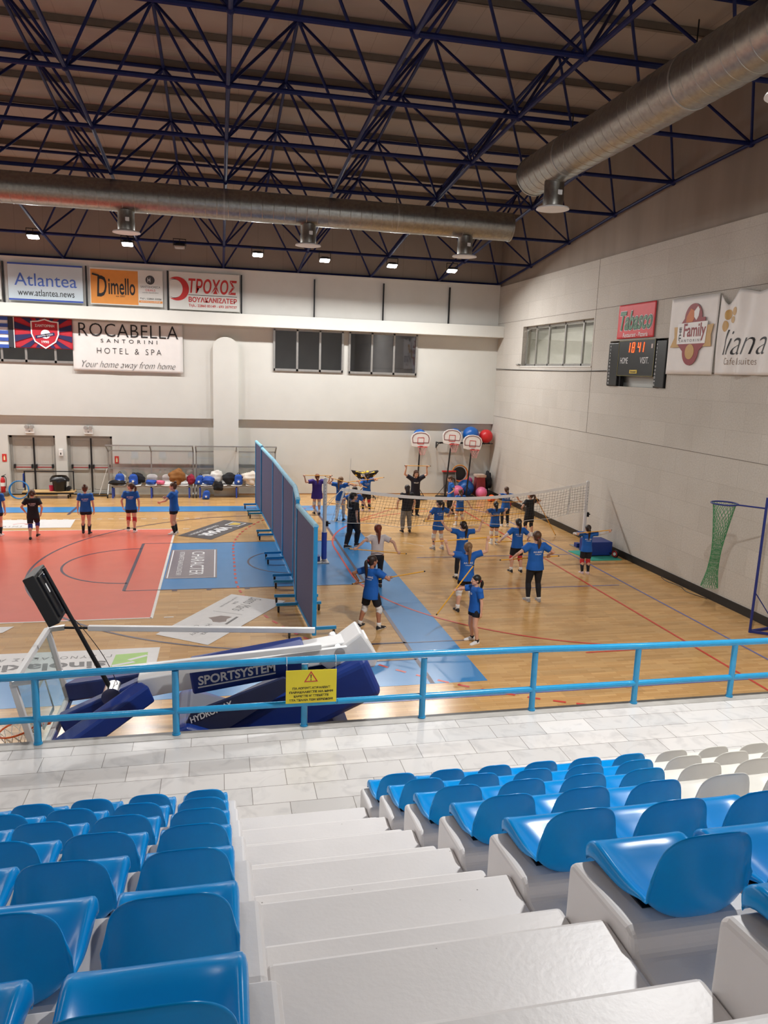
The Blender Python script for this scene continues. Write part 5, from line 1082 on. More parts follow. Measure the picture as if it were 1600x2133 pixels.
t = thing('trampoline', 'grey tilted rebound trampoline with red edge behind the girl facing left', 'trampoline', (6.25, 10.75, 0))
mk('mesh_bed', MB().obox((6.28, 10.85, .62), (.27, 0, 0), (-.03, .06, .42), (0, .012, -.002)), mat('grey rebound mesh', rgb(96, 92, 88), .8), t)
b = MB(); o = Vector((6.28, 10.85, .62))
for p, q in (((-.29, -1), (-.29, 1)), ((.29, -1), (.29, 1)), ((-.29, 1), (.29, 1)), ((-.29, -1), (.29, -1))): b.cyl(o+Vector((p[0]-.03*p[1], .06*p[1], .44*p[1])), o+Vector((q[0]-.03*q[1], .06*q[1], .44*q[1])), .02, 8)
mk('frame', b, M_alu, t); mk('edge_pad', MB().obox(o+Vector((-.03, .06, .46)), (.31, 0, 0), (0, .07, 0), (0, 0, .025)), M_rp, t); mk('leg', MB().cyl(o+Vector((0, .1, .2)), (6.28, 11.2, .02), .018, 8).cyl((6.0, 11.2, .02), (6.55, 11.2, .02), .018, 8), M_alu, t)
t = thing('vaulting_box', 'red trapezoid vaulting box with pale top in the corner', 'gym box', (7.6, 10.7, 0)); mk('body', MB().rings([[(7.38, 10.45, .05), (7.84, 10.45, .05), (7.84, 10.92, .05), (7.38, 10.92, .05)], [(7.43, 10.5, .86), (7.79, 10.5, .86), (7.79, 10.88, .86), (7.43, 10.88, .86)]]), C_('dusky red leather', (150, 60, 62)), t)
bevel(mk('top_pad', MB().box(7.38, 7.84, 10.46, 10.92, .86, .98), C_('pale leather', (216, 190, 172)), t), .03); mk('leg', MB().bar((7.39, 10.5, 0), (7.42, 10.55, .3), .04), M_blackm, t); mk('leg', MB().bar((7.83, 10.5, 0), (7.8, 10.55, .3), .04), M_blackm, t)
t = blob('jacket', 'black jackets piled on a stand in the corner behind the red box', 'clothes', (8.05, 10.85, .3), (.15, .24, .4), M_bk, 31, group='clothes in the corner', rough=.3); mk('stand', MB().cyl((8.05, 10.85, 0), (8.05, 10.85, .36), .03, 10).cyl((8.05, 10.85, 0), (8.05, 10.85, .03), .15, 18), M_blackm, t)
b = MB(); b.tube([(7.74, 9.45, .11), (7.62, 9.33, .13)], [.17, .1], 20); b.tube([(7.62, 9.33, .13), (7.55, 9.26, .135)], [.1, .09], 20); tag(origin_to(mk('training_cone', b, mat('orange cone plastic', rgb(240, 100, 36), .45), None, True, angle=40), (7.65, 9.36, 0)), 'orange bucket lying on its side near the corner', 'bucket')
tag(blob('ball', 'dark red ball on the floor near the corner', 'ball', (8.0, 8.1, 0), (.11, .11, .11), C_('dark red rubber', (150, 50, 40)), 40, rough=0, group='balls in the corner'), 'dark red ball on the floor near the corner', 'ball')

# ball cart
t = thing('ball_cart', 'black fabric hammock cart full of yellow volleyballs by the back wall', 'ball cart', (2.37, 10.2, 0))
def cartf(u, v):
    x = 1.79+1.14*u; s = math.sin(u*PI)**.6; y = 10.2-.26*(2*v-1)*(.55+.45*s); return (x, y, 1.16-.34*s*(1-(2*v-1)**2*.9)+.03*math.cos(u*6))
ob = mk('hammock', MB().grid(cartf, 29, 13), M_bk, t, True, recalc=False); m = ob.modifiers.new('s', 'SOLIDIFY'); m.thickness = .006
lettering('VOLLEY', (2.3, 9.925, 1.03), XP, ZP, M_wink, t, .34, .12, bold=.03)
b = MB()
for s in (-1, 1): b.bar((2.37+s*.53, 10.2, 1.15), (2.37-s*.42, 10.2, .08), .025)
mk('scissor_frame', b, M_blackm, t)
for x in (1.95, 2.79): mk('foot', MB().bar((x, 9.95, .08), (x, 10.45, .08), .03), M_blackm, t)
for x in (1.95, 2.79):
    for y in (9.97, 10.43): mk('wheel', MB().cyl((x-.012, y, .04), (x+.012, y, .04), .04, 12), M_rubber, t, True, angle=40)
M_vy = mat('yellow volleyball', rgb(232, 196, 40), .5, var=.03); M_vb = mat('blue volleyball panel', rgb(34, 52, 120), .5)
def volleyball(c, label, rot):
    b = MB(); b.ball((0, 0, 0), .105, 24, 16); M3 = Matrix.Rotation(rot, 3, 'X') @ Matrix.Rotation(rot*1.7, 3, 'Y'); me_m = []
    for f in b.f:
        q = sum((Vector(b.v[i]) for i in f), Vector())/len(f); a = math.atan2(q.y, q.x); me_m.append(1 if abs(((a+q.z*9) % (PI/1.5))-.6) < .3 else 0)
    b.m = me_m; b.v = [tuple(M3 @ Vector(v)+Vector(c)) for v in b.v]; o = mk('volleyball', b, [M_vy, M_vb], None, True, recalc=False); origin_to(o, c); tag(o, label, 'ball', 'volleyballs in the cart')
for i, (u, dy, dz) in enumerate(((.2, -.05, .02), (.33, .07, .03), (.38, -.1, .04), (.5, -.08, .03), (.5, .1, .05), (.63, -.02, .04), (.74, .07, .02), (.8, -.07, .02), (.44, 0, .16), (.6, .05, .15))):
    p = Vector(cartf(u, .5-dy/.5)); volleyball((p.x, 10.2+dy, p.z+.112+dz), 'yellow and blue volleyball in the black cart', i*.9+.3)

# blue foam block on a green mat by the right wall
M_mat = mat('turquoise foam mat', rgb(60, 168, 148), .7, var=.06)
b = MB(); P = [(7.02, .55), (7.12, .75), (8.1, .1), (8.1, -.75), (7.75, -.75), (7.15, -.3)]; P = [(6.95, .5), (7.95, .5), (8.08, -.72), (7.1, -.72)]
o = mk('floor_mat', MB().prism(P, 'z', .001, .022), M_mat); tag(origin_to(o, (7.5, -.1, 0)), 'turquoise foam mat on the floor by the right wall', 'mat')
t = thing('foam_block', 'navy foam block with a wheel on the turquoise mat', 'foam block', (7.6, 0, .022)); bevel(mk('block', MB().box(7.26, 7.98, -.3, .42, .05, .46), M_navy, t), .02); mk('skid', MB().box(7.3, 7.94, -.26, .38, .022, .05), M_black, t)
b = MB(); b.cyl((8.03, -.46, .135), (7.97, -.48, .135), .11, 24); w = mk('wheel', b, M_black, t, True, angle=40); b = MB(); b.torus((7.965, -.482, .135), .085, .012, (1, .3, 0), 28, 6); mk('wheel_ring', b, M_rp, w, True); mk('hub', MB().cyl((7.97, -.48, .135), (7.955, -.486, .135), .05, 18), M_wp, w, True, angle=40)
mk('axle', MB().bar((7.98, -.47, .13), (7.9, -.28, .12), .03), M_black, t)
tag(mk('floor_cable', MB().tube(vpath([(8.2, -2.6, .01), (8.1, -3.0, .01), (8.18, -3.5, .01), (8.05, -4.0, .01), (8.2, -4.6, .01)], 8), .009, 6), M_black), 'thin black cable lying along the foot of the right wall', 'cable')
# ---------------------------------------------------------------- people
def remesh(name, mb, ma, parent, vox, it=3, fac=.5, base=(0, 0, 0)):
    """fuse the overlapping solids of mb into one continuous surface"""
    me = bpy.data.meshes.new(name); me.from_pydata([tuple(Vector(v)) for v in mb.v], [], mb.f); fixn(me)
    ob = bpy.data.objects.new(name, me); COL.objects.link(ob)
    m = ob.modifiers.new('r', 'REMESH'); m.mode = 'VOXEL'; m.voxel_size = vox; m.use_smooth_shade = True
    m = ob.modifiers.new('s', 'SMOOTH'); m.factor = fac; m.iterations = it
    out = bpy.data.meshes.new_from_object(ob.evaluated_get(bpy.context.evaluated_depsgraph_get()))
    bpy.data.objects.remove(ob); bpy.data.meshes.remove(me)
    bm = bmesh.new(); bm.from_mesh(out); seen = set(); best = []
    for f in bm.faces:                       # keep the one largest piece
        if f.index in seen: continue
        st = [f]; seen.add(f.index); isl = []
        while st:
            g = st.pop(); isl.append(g)
            for e in g.edges:
                for h in e.link_faces:
                    if h.index not in seen: seen.add(h.index); st.append(h)
        if len(isl) > len(best): best = isl
    keep = set(f.index for f in best); bmesh.ops.delete(bm, geom=[f for f in bm.faces if f.index not in keep], context='FACES')
    bm.to_mesh(out); bm.free(); out.materials.clear(); out.materials.append(ma)
    out.polygons.foreach_set('use_smooth', [True]*len(out.polygons)); out.name = name
    o = bpy.data.objects.new(name, out); COL.objects.link(o)
    if parent is not None: o.parent = parent; out.transform(Matrix.Translation(-wpos(parent)))
    return o
def ik(a, b, l1, l2, hint):
    """joint between a and b for bone lengths l1, l2, bent towards hint; b is pulled in if out of reach"""
    d = b-a; L = d.length; mx = (l1+l2)*.995
    if L > mx: b = a+d*(mx/L); d = b-a; L = mx
    u = d.normalized(); k = (l1*l1-l2*l2+L*L)/(2*L); h = math.sqrt(max(0, l1*l1-k*k)); n = hint-u*hint.dot(u)
    n = n.normalized() if n.length > 1e-5 else u.orthogonal().normalized()
    return a+u*k+n*h, b
SKIN = mat('fair skin', rgb(218, 168, 142), .55, var=.04, scale=8); SKIN2 = mat('tanned skin', rgb(178, 122, 94), .55, var=.04, scale=8)
M_shirt = mat('royal blue jersey', rgb(14, 92, 178), .75, var=.07, scale=10, bump=.15, bscale=9); M_bshirt = mat('black jersey', rgb(24, 24, 30), .8, var=.1, scale=10, bump=.15, bscale=9)
M_nshirt = mat('navy black jersey', rgb(30, 30, 46), .8, var=.1, scale=10, bump=.15, bscale=9); M_pshirt = mat('purple jersey', rgb(62, 42, 130), .8, var=.08, scale=10, bump=.15, bscale=9); M_wshirt = mat('off white tee', rgb(212, 204, 204), .8, var=.05, scale=10, bump=.15, bscale=9)
M_short = mat('black shorts cloth', rgb(22, 22, 30), .8, var=.12, scale=12, bump=.1, bscale=12); M_grey = mat('grey marl cloth', rgb(134, 132, 128), .85, var=.1, scale=20, bump=.15, bscale=10); M_pale = MATS['pale blue board']
M_sock = mat('white sock knit', rgb(232, 230, 226), .85); M_bsock = mat('black sock knit', rgb(28, 28, 34), .85); M_kpw = mat('white knee pad', rgb(228, 226, 222), .7); M_kpr = mat('red knee pad', rgb(196, 44, 48), .7); M_kpb = mat('blue knee pad', rgb(40, 62, 150), .7)
M_sleeve = mat('pale pink sleeve', rgb(226, 208, 214), .8); M_legw = mat('white leggings', rgb(204, 204, 202), .8)
H_DK = mat('dark brown hair', rgb(44, 30, 24), .5, var=.2, scale=30, stretch=(6, 6, 1)); H_BR = mat('brown hair', rgb(84, 56, 38), .5, var=.2, scale=30, stretch=(6, 6, 1)); H_RD = mat('auburn hair', rgb(116, 52, 32), .5, var=.2, scale=30, stretch=(6, 6, 1)); H_LB = mat('light brown hair', rgb(124, 92, 62), .5, var=.2, scale=30, stretch=(6, 6, 1)); H_BK = mat('black hair', rgb(26, 22, 22), .45, var=.2, scale=30, stretch=(6, 6, 1))
M_shw = mat('white shoe', rgb(226, 224, 222), .6); M_shb = mat('black shoe', rgb(34, 32, 36), .6); M_shp = mat('pinkish shoe', rgb(222, 196, 200), .6); M_shg = mat('grey shoe', rgb(150, 148, 150), .6); M_sole = mat('white sole', rgb(234, 232, 228), .6)
M_tiered = mat('crimson hair tie', rgb(190, 40, 60), .7); M_tiew = mat('white hair tie', rgb(228, 226, 226), .7); M_tieg = mat('green hair tie', rgb(90, 150, 60), .7)
M_eye = mat('eye white', rgb(236, 232, 228), .25); M_iris = mat('dark iris', rgb(40, 28, 22), .2); M_lip = mat('lips', rgb(176, 92, 86), .5)
M_stick = mat('orange yellow stick', rgb(238, 172, 44), .35, var=.03)
def hand(mb, w, g, d, nhint, s, grip=True, side=1):
    """palm, four unequal jointed fingers and a thumb. grip: close around a rod through g along d; else relaxed, pointing from w to g"""
    fr = .0074*s
    if grip:
        u = w-g; u = (u-d*u.dot(d)); u = u.normalized() if u.length > 1e-5 else d.orthogonal(); n = d.cross(u).normalized()
        if n.dot(nhint) < 0: n = -n
        R = .0125+fr+.001; pc = g+n*(R+.004)
        for k in (-1.5, -.5, .5, 1.5): mb.tube([w+d*k*.007*s, pc+u*.03*s+d*k*.016*s, pc-u*.002+d*k*.018*s], [.014*s, .0125*s, .0095*s], 8, round_ends=True)
        sg = d*side
        for i, (k, arc_) in enumerate(((-1.5, 235), (-.5, 265), (.5, 255), (1.5, 215))):
            pts = [g+(n*math.cos(math.radians(a))-u*math.sin(math.radians(a)))*R+d*k*.0185*s for a in range(0, arc_+1, 22)]
            mb.tube(pts, [fr*(1.08-.25*j/len(pts)) for j in range(len(pts))], 7, round_ends=True)
        t0 = w.lerp(pc, .45)-sg*.024*s; pts = [t0, t0.lerp(g+n*R*.6+u*R*1.3-sg*.03*s, .6)] + [g+(n*math.cos(math.radians(a))+u*math.sin(math.radians(a)))*(R+.002)-sg*(.030-.004*j)*s for j, a in enumerate((50, 85, 120, 150))]
        mb.tube(pts, [.011*s, .0095*s, .009*s, .0088*s, .0082*s, .007*s], 7, round_ends=True)
    else:
        f = (g-w).normalized(); n = (nhint-f*nhint.dot(f)).normalized(); x = f.cross(n)*side
        for k in (-1.5, -.5, .5, 1.5): mb.tube([w+x*k*.008*s, w+f*.045*s+x*k*.016*s, w+f*.082*s+x*k*.019*s], [.014*s, .012*s, .0098*s], 8, round_ends=True)
        for k, L in ((-1.5, .062), (-.5, .074), (.5, .070), (1.5, .055)):
            p = w+f*.08*s+x*k*.019*s; pts = [p]; a = .15+.1*abs(k)
            for j, q in enumerate((.44, .31, .25)):
                a += .22; pts.append(pts[-1]+(f*math.cos(a)+n*math.sin(a))*L*s*q)
            mb.tube(pts, [fr*1.1, fr*1.02, fr*.95, fr*.8], 7, round_ends=True)
        b0 = w+f*.02*s-x*.022*s; mb.tube([b0, b0+(f*.6-x*.75+n*.3)*.034*s, b0+(f*1.3-x*1.15+n*.75)*.04*s, b0+(f*2.0-x*1.2+n*1.2)*.042*s], [.0125*s, .0105*s, .0092*s, .0075*s], 7, round_ends=True)
def ell(c, X, Y, rx, ry, n=18, e=1.0):
    return [c+X*rx*math.cos(2*PI*i/n)+Y*ry*math.sin(2*PI*i/n) for i in range(n)]
def person(label, O, H, face, feet, hands, top='shirt', topm=None, bottom='shorts', botm=None, skin=None, hair=None, style='tail', tie=None, knee=None, sock=None, shoe=None, lean=0.0, headyaw=0.0, headpitch=0.0, grip=(1, 1), stick=None, elbow=(0, 0, 0), long=.47, wide=1.0, sleeves=None, text=None, chest=None, toes=(8, -8), shift=(0, 0)):
    """feet/hands: left and right points (dx, dy, z) in metres from O along world x and y; face = heading in degrees (0 looks at the back wall)"""
    skin = skin or SKIN; hair = hair or H_DK; topm = topm or M_shirt; botm = botm or M_short; shoe = shoe or M_shw
    O = Vector((*O, 0)); a = math.radians(face); F = Vector((-math.sin(a), math.cos(a), 0)); R = Vector((F.y, -F.x, 0)); Z = Vector((0, 0, 1)); hs = H/1.5
    t = thing('person', label, 'person', tuple(O), 'people training in the hall')
    FL, FR = [O+Vector((p[0], p[1], p[2] if len(p) > 2 else 0)) for p in feet]
    hipz = .505*H; mid = (FL+FR)/2; mid.z = 0
    dmax = max((Vector((FL.x, FL.y, 0))-(mid-R*.05*H)).length, (Vector((FR.x, FR.y, 0))-(mid+R*.05*H)).length); leg = .462*H
    hipz = min(hipz, .045*H+math.sqrt(max(.2*leg*leg, leg*leg-dmax*dmax))); pel = mid+Z*hipz+R*shift[0]+F*shift[1]
    tors = F*lean+Z; tors.normalize(); up = tors
    def T(f): return pel+up*((f-.505)*H)          # point on the trunk axis at body height f
    sh = [T(.805)-R*.108*H*wide**.5, T(.805)+R*.108*H*wide**.5]; hip = [pel-R*.052*H, pel+R*.052*H]
    body = MB(); kn = []; an = []
    for i, ft in enumerate((FL, FR)):
        toe = math.radians(face+toes[i]); fd = Vector((-math.sin(toe), math.cos(toe), 0)); ank = ft+Z*.048*H-fd*.025*H
        k, ank = ik(hip[i], ank, .243*H, .222*H, F+R*(i*2-1)*.15); kn.append(k); an.append((ank, fd))
        body.tube([hip[i]+Z*.01*H, hip[i].lerp(k, .25), hip[i].lerp(k, .7), k], [.056*H*wide, .056*H*wide, .041*H, .034*H], 14, round_ends=True)
        cb = (ank-k).normalized().cross(R).normalized(); cb = cb if cb.dot(F) < 0 else -cb
        body.tube([k, k.lerp(ank, .28)+cb*.008*H, k.lerp(ank, .6)+cb*.004*H, ank], [.034*H, .037*H, .028*H, .021*H], 12, round_ends=True)
        body.tube([ank-Z*.012*H-fd*.01*H, ank+fd*.05*H-Z*.026*H, ank+fd*.095*H-Z*.034*H], [.022*H, .02*H, .013*H], 8, round_ends=True)
    ring = lambda f, rx, ry, oy=0: ell(T(f)+F*oy*H, R, F, rx*H*wide, ry*H*wide)
    body.rings([ring(.455, .06, .05), ring(.48, .084, .062, -.006), ring(.525, .09, .066, -.008), ring(.58, .076, .054), ring(.63, .07, .05, .004), ring(.70, .08, .056, .004), ring(.76, .09, .058), ring(.805, .082, .05), ring(.83, .045, .035)])
    el = []; wr = []; HT = []
    sd = stick
    for i in (0, 1):
        hnd = hands[i]; s = 1 if i else -1
        if hnd is None: tgt = sh[i]+R*s*.05*H-Z*.36*H+F*.03*H; g = None
        else: tgt = O+Vector(hnd)
        shp = sh[i].copy(); over = tgt.z > .85*H
        if over: shp += Z*.028*H
        gr = grip[i] and sd is not None
        back = (shp-tgt).normalized()*.068*hs
        if gr and over: back = (back*.4+Vector((0, 0, -.05*hs)))
        wt = tgt+back
        hint = Vector(elbow[i]) if isinstance(elbow[0], (tuple, list)) else None
        if hint is None or hint.length < 1e-6: hint = (R*s*.8-F*.6-Z*.2) if not over else (R*s*1.0-F*.2+Z*.0)
        else: hint = R*hint.x+F*hint.y+Z*hint.z
        e, w = ik(shp, wt, .172*H, .148*H, hint); el.append(e); wr.append(w); sh[i] = shp
        if gr: tgt = w+(tgt-wt)
        HT.append(tgt)
        body.tube([T(.80)+R*s*.05*H, shp-R*s*.01*H], [.042*H, .034*H], 10, round_ends=True)
        body.tube([shp, shp.lerp(e, .4), e], [.032*H*wide**.5, .028*H*wide**.5, .0215*H], 12, round_ends=True); body.tube([e, e.lerp(w, .35), w], [.0215*H, .0215*H, .0145*H], 12, round_ends=True)
    rod = None
    if sd is not None:
        d = (HT[1]-HT[0])
        if isinstance(sd, tuple) and len(sd) == 2 and not hasattr(sd[0], '__len__'): d.normalize(); rod = (HT[0]-d*sd[0], HT[1]+d*sd[1])
        else: rod = (O+Vector(sd[0]), O+Vector(sd[1])); d = (rod[1]-rod[0]).normalized()
    for i in (0, 1):
        s = 1 if i else -1
        if grip[i] and rod is not None:
            dd = (rod[1]-rod[0]).normalized(); g = rod[0]+dd*(HT[i]-rod[0]).dot(dd)
            hand(body, wr[i], g, dd, -F if HT[i].z > .7*H else F*.0+Vector((0, -1, 0)), hs, True, s if dd.dot(R) > 0 else -s)
        else:
            f = (wr[i]-el[i]).normalized(); hand(body, wr[i], wr[i]+f*.1, None, (-R*s+F*.3), hs, False, s)
    # neck and head
    hh = .152*H; nk = T(.825); hc = T(.865)+F*.012*H
    ya, pa = math.radians(headyaw), math.radians(headpitch); hF = (F*math.cos(ya)-R*math.sin(ya))*math.cos(pa)+Z*math.sin(pa); hF.normalize(); hR = hF.cross(Z).normalized(); hZ = hR.cross(hF)
    HP = lambda x, y, z: hc+(hR*x+hF*y+hZ*z)*hh; HM = Matrix((hR, hF, hZ)).transposed()
    body.tube([T(.80), nk, HP(0, -.08, .25)], [.04*H, .03*H, .03*H], 12, round_ends=True)
    def B(m, p, r, n=16, k=12): m.ball(HP(*p), tuple(q*hh for q in r), n, k, M=HM)
    B(body, (0, -.03, .58), (.355, .43, .41), 20, 14); B(body, (0, .10, .30), (.27, .30, .29)); B(body, (0, .27, .10), (.12, .11, .10), 10, 8); B(body, (0, .30, .52), (.24, .11, .16), 12, 8)
    body.tube([HP(0, .40, .50), HP(0, .47, .40), HP(0, .47, .36)], [.04*hh, .058*hh, .055*hh], 8, round_ends=True)
    for s in (-1, 1): B(body, (s*.355, -.02, .45), (.045, .085, .125), 8, 6)
    remesh('body', body, skin, t, .0062 if H < 1.6 else .0066, 3, .45)
    for s in (-1, 1):
        b = MB(); B(b, (s*.135, .365, .485), (.062, .05, .042), 12, 8); ey = mk('eye', b, M_eye, t, True); b = MB(); B(b, (s*.135, .405, .485), (.03, .02, .034), 10, 6); mk('iris', b, M_iris, ey, True)
        b = MB(); b.tube([HP(s*.07, .415, .565), HP(s*.14, .41, .585), HP(s*.21, .375, .565)], .014*hh, 5); mk('eyebrow', b, hair, t, True)
    b = MB(); B(b, (0, .385, .215), (.095, .03, .024), 10, 6); mk('mouth', b, M_lip, t, True)
    # hair
    b = MB(); B(b, (0, -.075, .645), (.40, .455, .405), 22, 14); B(b, (0, -.2, .42), (.335, .27, .33), 16, 10)
    if style == 'curly':
        rnd = random.Random(5)
        for i in range(46):
            th = rnd.uniform(-.2, 1.45); ph = rnd.uniform(0, 2*PI); x, y, z = math.cos(th)*math.cos(ph)*.44, math.cos(th)*math.sin(ph)*.46-.12, math.sin(th)*.42+.52-.1
            if y < .2: B(b, (x, y, z), (.1, .1, .1), 8, 6)
    if style == 'loose':
        b.tube([HP(0, -.3, .5), HP(0, -.42, .1), HP(.02, -.42, -.3), HP(.02, -.4, -.62)], [.3*hh, .3*hh, .26*hh, .12*hh], 12, round_ends=True)
    if style == 'bob':
        for s in (-1, 1): b.tube([HP(s*.3, .05, .6), HP(s*.4, .0, .25), HP(s*.36, -.05, -.05)], [.12*hh, .11*hh, .06*hh], 8, round_ends=True)
        b.tube([HP(0, -.3, .4), HP(0, -.36, .1), HP(0, -.34, -.08)], [.3*hh, .28*hh, .15*hh], 10, round_ends=True)
    remesh('hair', b, hair, t, .011, 2, .4)
    if style in ('tail', 'longtail', 'lowtail'):
        L = {'tail': 1.0, 'longtail': 1.6, 'lowtail': .8}[style]; z0 = .58 if style != 'lowtail' else .38
        pts = [HP(0, -.44, z0), HP(.0, -.64, z0-.04), HP(.02, -.7, z0-.3), HP(.03, -.64, z0-.3-.42*L), HP(.02, -.6, z0-.3-.75*L)]
        pp = vpath(pts, 4); n = len(pp)-1; rr = [hh*(.085+.075*math.sin(min(1, i/n*1.7)*PI/2))*(1-max(0, i/n-.45)**2*2.6) for i in range(n+1)]
        mk('ponytail', MB().tube(pp, [max(.012, q) for q in rr], 12, round_ends=True), hair, t, True)
        mk('hair_tie', MB().torus(HP(0, -.50, z0-.005), .1*hh, .03*hh, tuple(hF*-1-hZ*.15), 18, 6), tie or M_black, t, True)
    if style == 'bun':
        b = MB(); B(b, (0, -.3, 1.04), (.17, .17, .16)); mk('hair_bun', b, hair, t, True); mk('hair_tie', MB().torus(HP(0, -.26, .95), .12*hh, .03*hh, tuple(hZ-hF*.3), 18, 6), tie or M_black, t, True)
    # shirt
    b = MB(); w = wide; lo = long
    r2 = lambda f, rx, ry, oy=0: ell(T(f)+F*oy*H, R, F, rx*H*w, ry*H*w, 22)
    if lo < .5: b.rings([r2(lo, .124, .098, -.004), r2(.48, .12, .094, -.006), r2(.53, .113, .086, -.006), r2(.6, .102, .077), r2(.7, .101, .075, .003), r2(.765, .107, .075), r2(.81, .098, .064), r2(.842, .05, .045)])
    else: b.rings([r2(lo, .108, .084, -.004), r2(.6, .098, .074), r2(.7, .101, .075, .003), r2(.765, .107, .075), r2(.81, .098, .064), r2(.842, .05, .045)])
    for i in (0, 1):
        s = 1 if i else -1; e = el[i]; q = sh[i].lerp(e, .62); b.tube([T(.785)+R*s*.05*H*w, sh[i]-R*s*.005*H, q], [.060*H*w, .052*H*w, .047*H*w**.5], 14, round_ends=False)
        b.ball(sh[i], .051*H*w, 12, 8)
    so = remesh('shirt', b, topm, t, .0105, 2, .45)
    for i in (0, 1):
        if sleeves: mk('long_sleeve', MB().tube([sh[i].lerp(el[i], .5), el[i], el[i].lerp(wr[i], .96)], [.036*H, .026*H, .019*H], 12), sleeves, t, True)
    # shorts, leggings or trousers
    b = MB(); ext = {'shorts': .42, 'longshorts': .75, 'leggings': 1, 'trousers': 1}[bottom]; lz = {'shorts': .010, 'longshorts': .012, 'leggings': .004, 'trousers': .014}[bottom]*H
    b.rings([r2(.45, .074, .06), r2(.475, .093, .07, -.006), r2(.52, .097, .072, -.008), r2(.565, .086, .062)])
    for i in (0, 1):
        k, (ank, fd) = kn[i], an[i]; h0 = hip[i]+Z*.012*H
        if ext < 1: b.tube([h0, hip[i].lerp(k, .2), hip[i].lerp(k, ext)], [.06*H*w, .060*H*w+lz*.5, (.056-.018*ext)*H*w+lz*1.2], 14)
        else: b.tube([h0, hip[i].lerp(k, .25), hip[i].lerp(k, .7), k, k.lerp(ank, .3)-fd*.006*H, k.lerp(ank, .65), k.lerp(ank, .95)], [.06*H*w, .058*H*w+lz*.5, .042*H*w+lz, .036*H+lz, .038*H+lz, .030*H+lz, .024*H+lz], 14)
    remesh({'shorts': 'shorts', 'longshorts': 'shorts', 'leggings': 'leggings', 'trousers': 'trousers'}[bottom], b, botm, t, .0115, 3, .5)
    for i in (0, 1):
        k, (ank, fd) = kn[i], an[i]; ft = (FL, FR)[i]
        if knee and bottom != 'trousers':
            u = hip[i].lerp(k, .78); d = k.lerp(ank, .26); b = MB().tube([u, u.lerp(k, .6), k+F*.006*H, k.lerp(d, .5)+F*.003*H, d], [.043*H, .044*H, .045*H, .043*H, .040*H], 14); b.ball(k+F*.026*H, (.03*H, .026*H, .04*H), 12, 8); mk('knee_pad', b, knee, t, True)
        if sock:
            st = sock[1]; mk('sock', MB().tube([k.lerp(ank, st), k.lerp(ank, (1+st)/2), ank+Z*0, ank+fd*.012*H-Z*.02*H], [(.041 if st < .6 else .031)*H, .0325*H, .0265*H, .0275*H], 12, round_ends=False), sock[0], t, True)
        S_ = Vector((fd.y, -fd.x, 0)); base = ft-Z*0; R_ = []
        for q, wd, hg in ((-.062, .013, .036), (-.056, .022, .055), (-.03, .0275, .062), (-.005, .027, .058), (.025, .028, .046), (.055, .031, .034), (.083, .029, .026), (.1, .02, .02), (.107, .008, .013)):
            c = base+fd*(q*H); R_.append([c+S_*(wd*H*x)+Z*(hg*H*z) for x, z in ((-.92, 0), (.92, 0), (1, .22), (.98, .5), (.74, .88), (.3, 1), (-.3, 1), (-.74, .88), (-.98, .5), (-1, .22))])
        b = MB(); b.rings(R_); b.m = [1 if (sum(b.v[j][2] for j in f)/len(f)) < ft.z+.011*H else 0 for f in b.f]; mk('shoe', b, [shoe, M_sole], t, True)
    # print on the back or chest of the shirt
    def shirt_print(txt, f, hgt, wdt, front, nm='shirt_print'):
        bv = BVHTree.FromObject(so, bpy.context.evaluated_depsgraph_get()); off = wpos(so); nd = F if front else -F; rt = -R if front else R
        mb = text_mb(txt, T(f)+nd*.4, rt, Z, wdt, hgt, bold=.02, res=2); out = []
        for v in mb.v:
            hit_ = bv.ray_cast(Vector(v)-off, -nd); out.append(tuple(hit_[0]+off+nd*.004) if hit_[0] is not None else tuple(T(f)+nd*.09*H+(Vector(v)-T(f)-nd*.4)))
        mb.v = out; mk(nm, mb, M_wink, t, recalc=False)
    if text:
        shirt_print(text[0], .735, .042*hs, .2*hs, False)
        if len(text) > 1: shirt_print(text[1], .70, .024*hs, .14*hs, False)
    if chest: shirt_print(chest, .745, .05*hs, (.07 if len(chest) < 3 else .17)*hs, True)
    if rod is not None:
        P, Q = rod; dd = (Q-P).normalized(); st = thing('exercise_stick', label_of_stick(label), 'exercise stick', tuple((P+Q)/2), 'yellow exercise sticks')
        mk('rod', MB().cyl(P+dd*.02, Q-dd*.02, .0125, 12), M_stick, st, True, angle=40)
        for e, x in ((P, dd), (Q, -dd)): mk('end_cap', MB().cyl(e, e+x*.03, .0135, 12), M_black, st, True, angle=40)
    return t
STICK = {}
def label_of_stick(l): return STICK[l]
AO = ('A.O. ΘΗΡΑΣ', 'volleyball')
def P(label, stick_label=None, **k):
    if stick_label: STICK[label] = stick_label
    return person(label, **k)
P('girl in an oversized purple shirt holding a stick behind her head near the net post', 'yellow stick held level behind the head by the girl in purple', O=(-.06, 6.95), H=1.47, face=0, feet=((-.09, 0), (.09, -.1)), hands=((-.5, -.16, 1.46), (.47, -.16, 1.45)), stick=(.04, .08), topm=M_pshirt, long=.40, wide=1.2, hair=H_RD, style='lowtail', tie=M_tieg, knee=M_kpw, sock=(M_sock, .7), shoe=M_shb)
P('girl in blue shirt and white leggings raising a slanted stick behind the net end', 'slanted yellow stick held by the girl in white leggings', O=(.62, 5.64), H=1.55, face=-18, feet=((-.13, 0), (.13, 0)), hands=((-.33, -.15, 1.54), (.52, -.19, 1.32)), stick=(.27, .42), hair=H_LB, style='longtail', bottom='leggings', botm=M_legw, shoe=M_shb, headyaw=-25, text=AO)
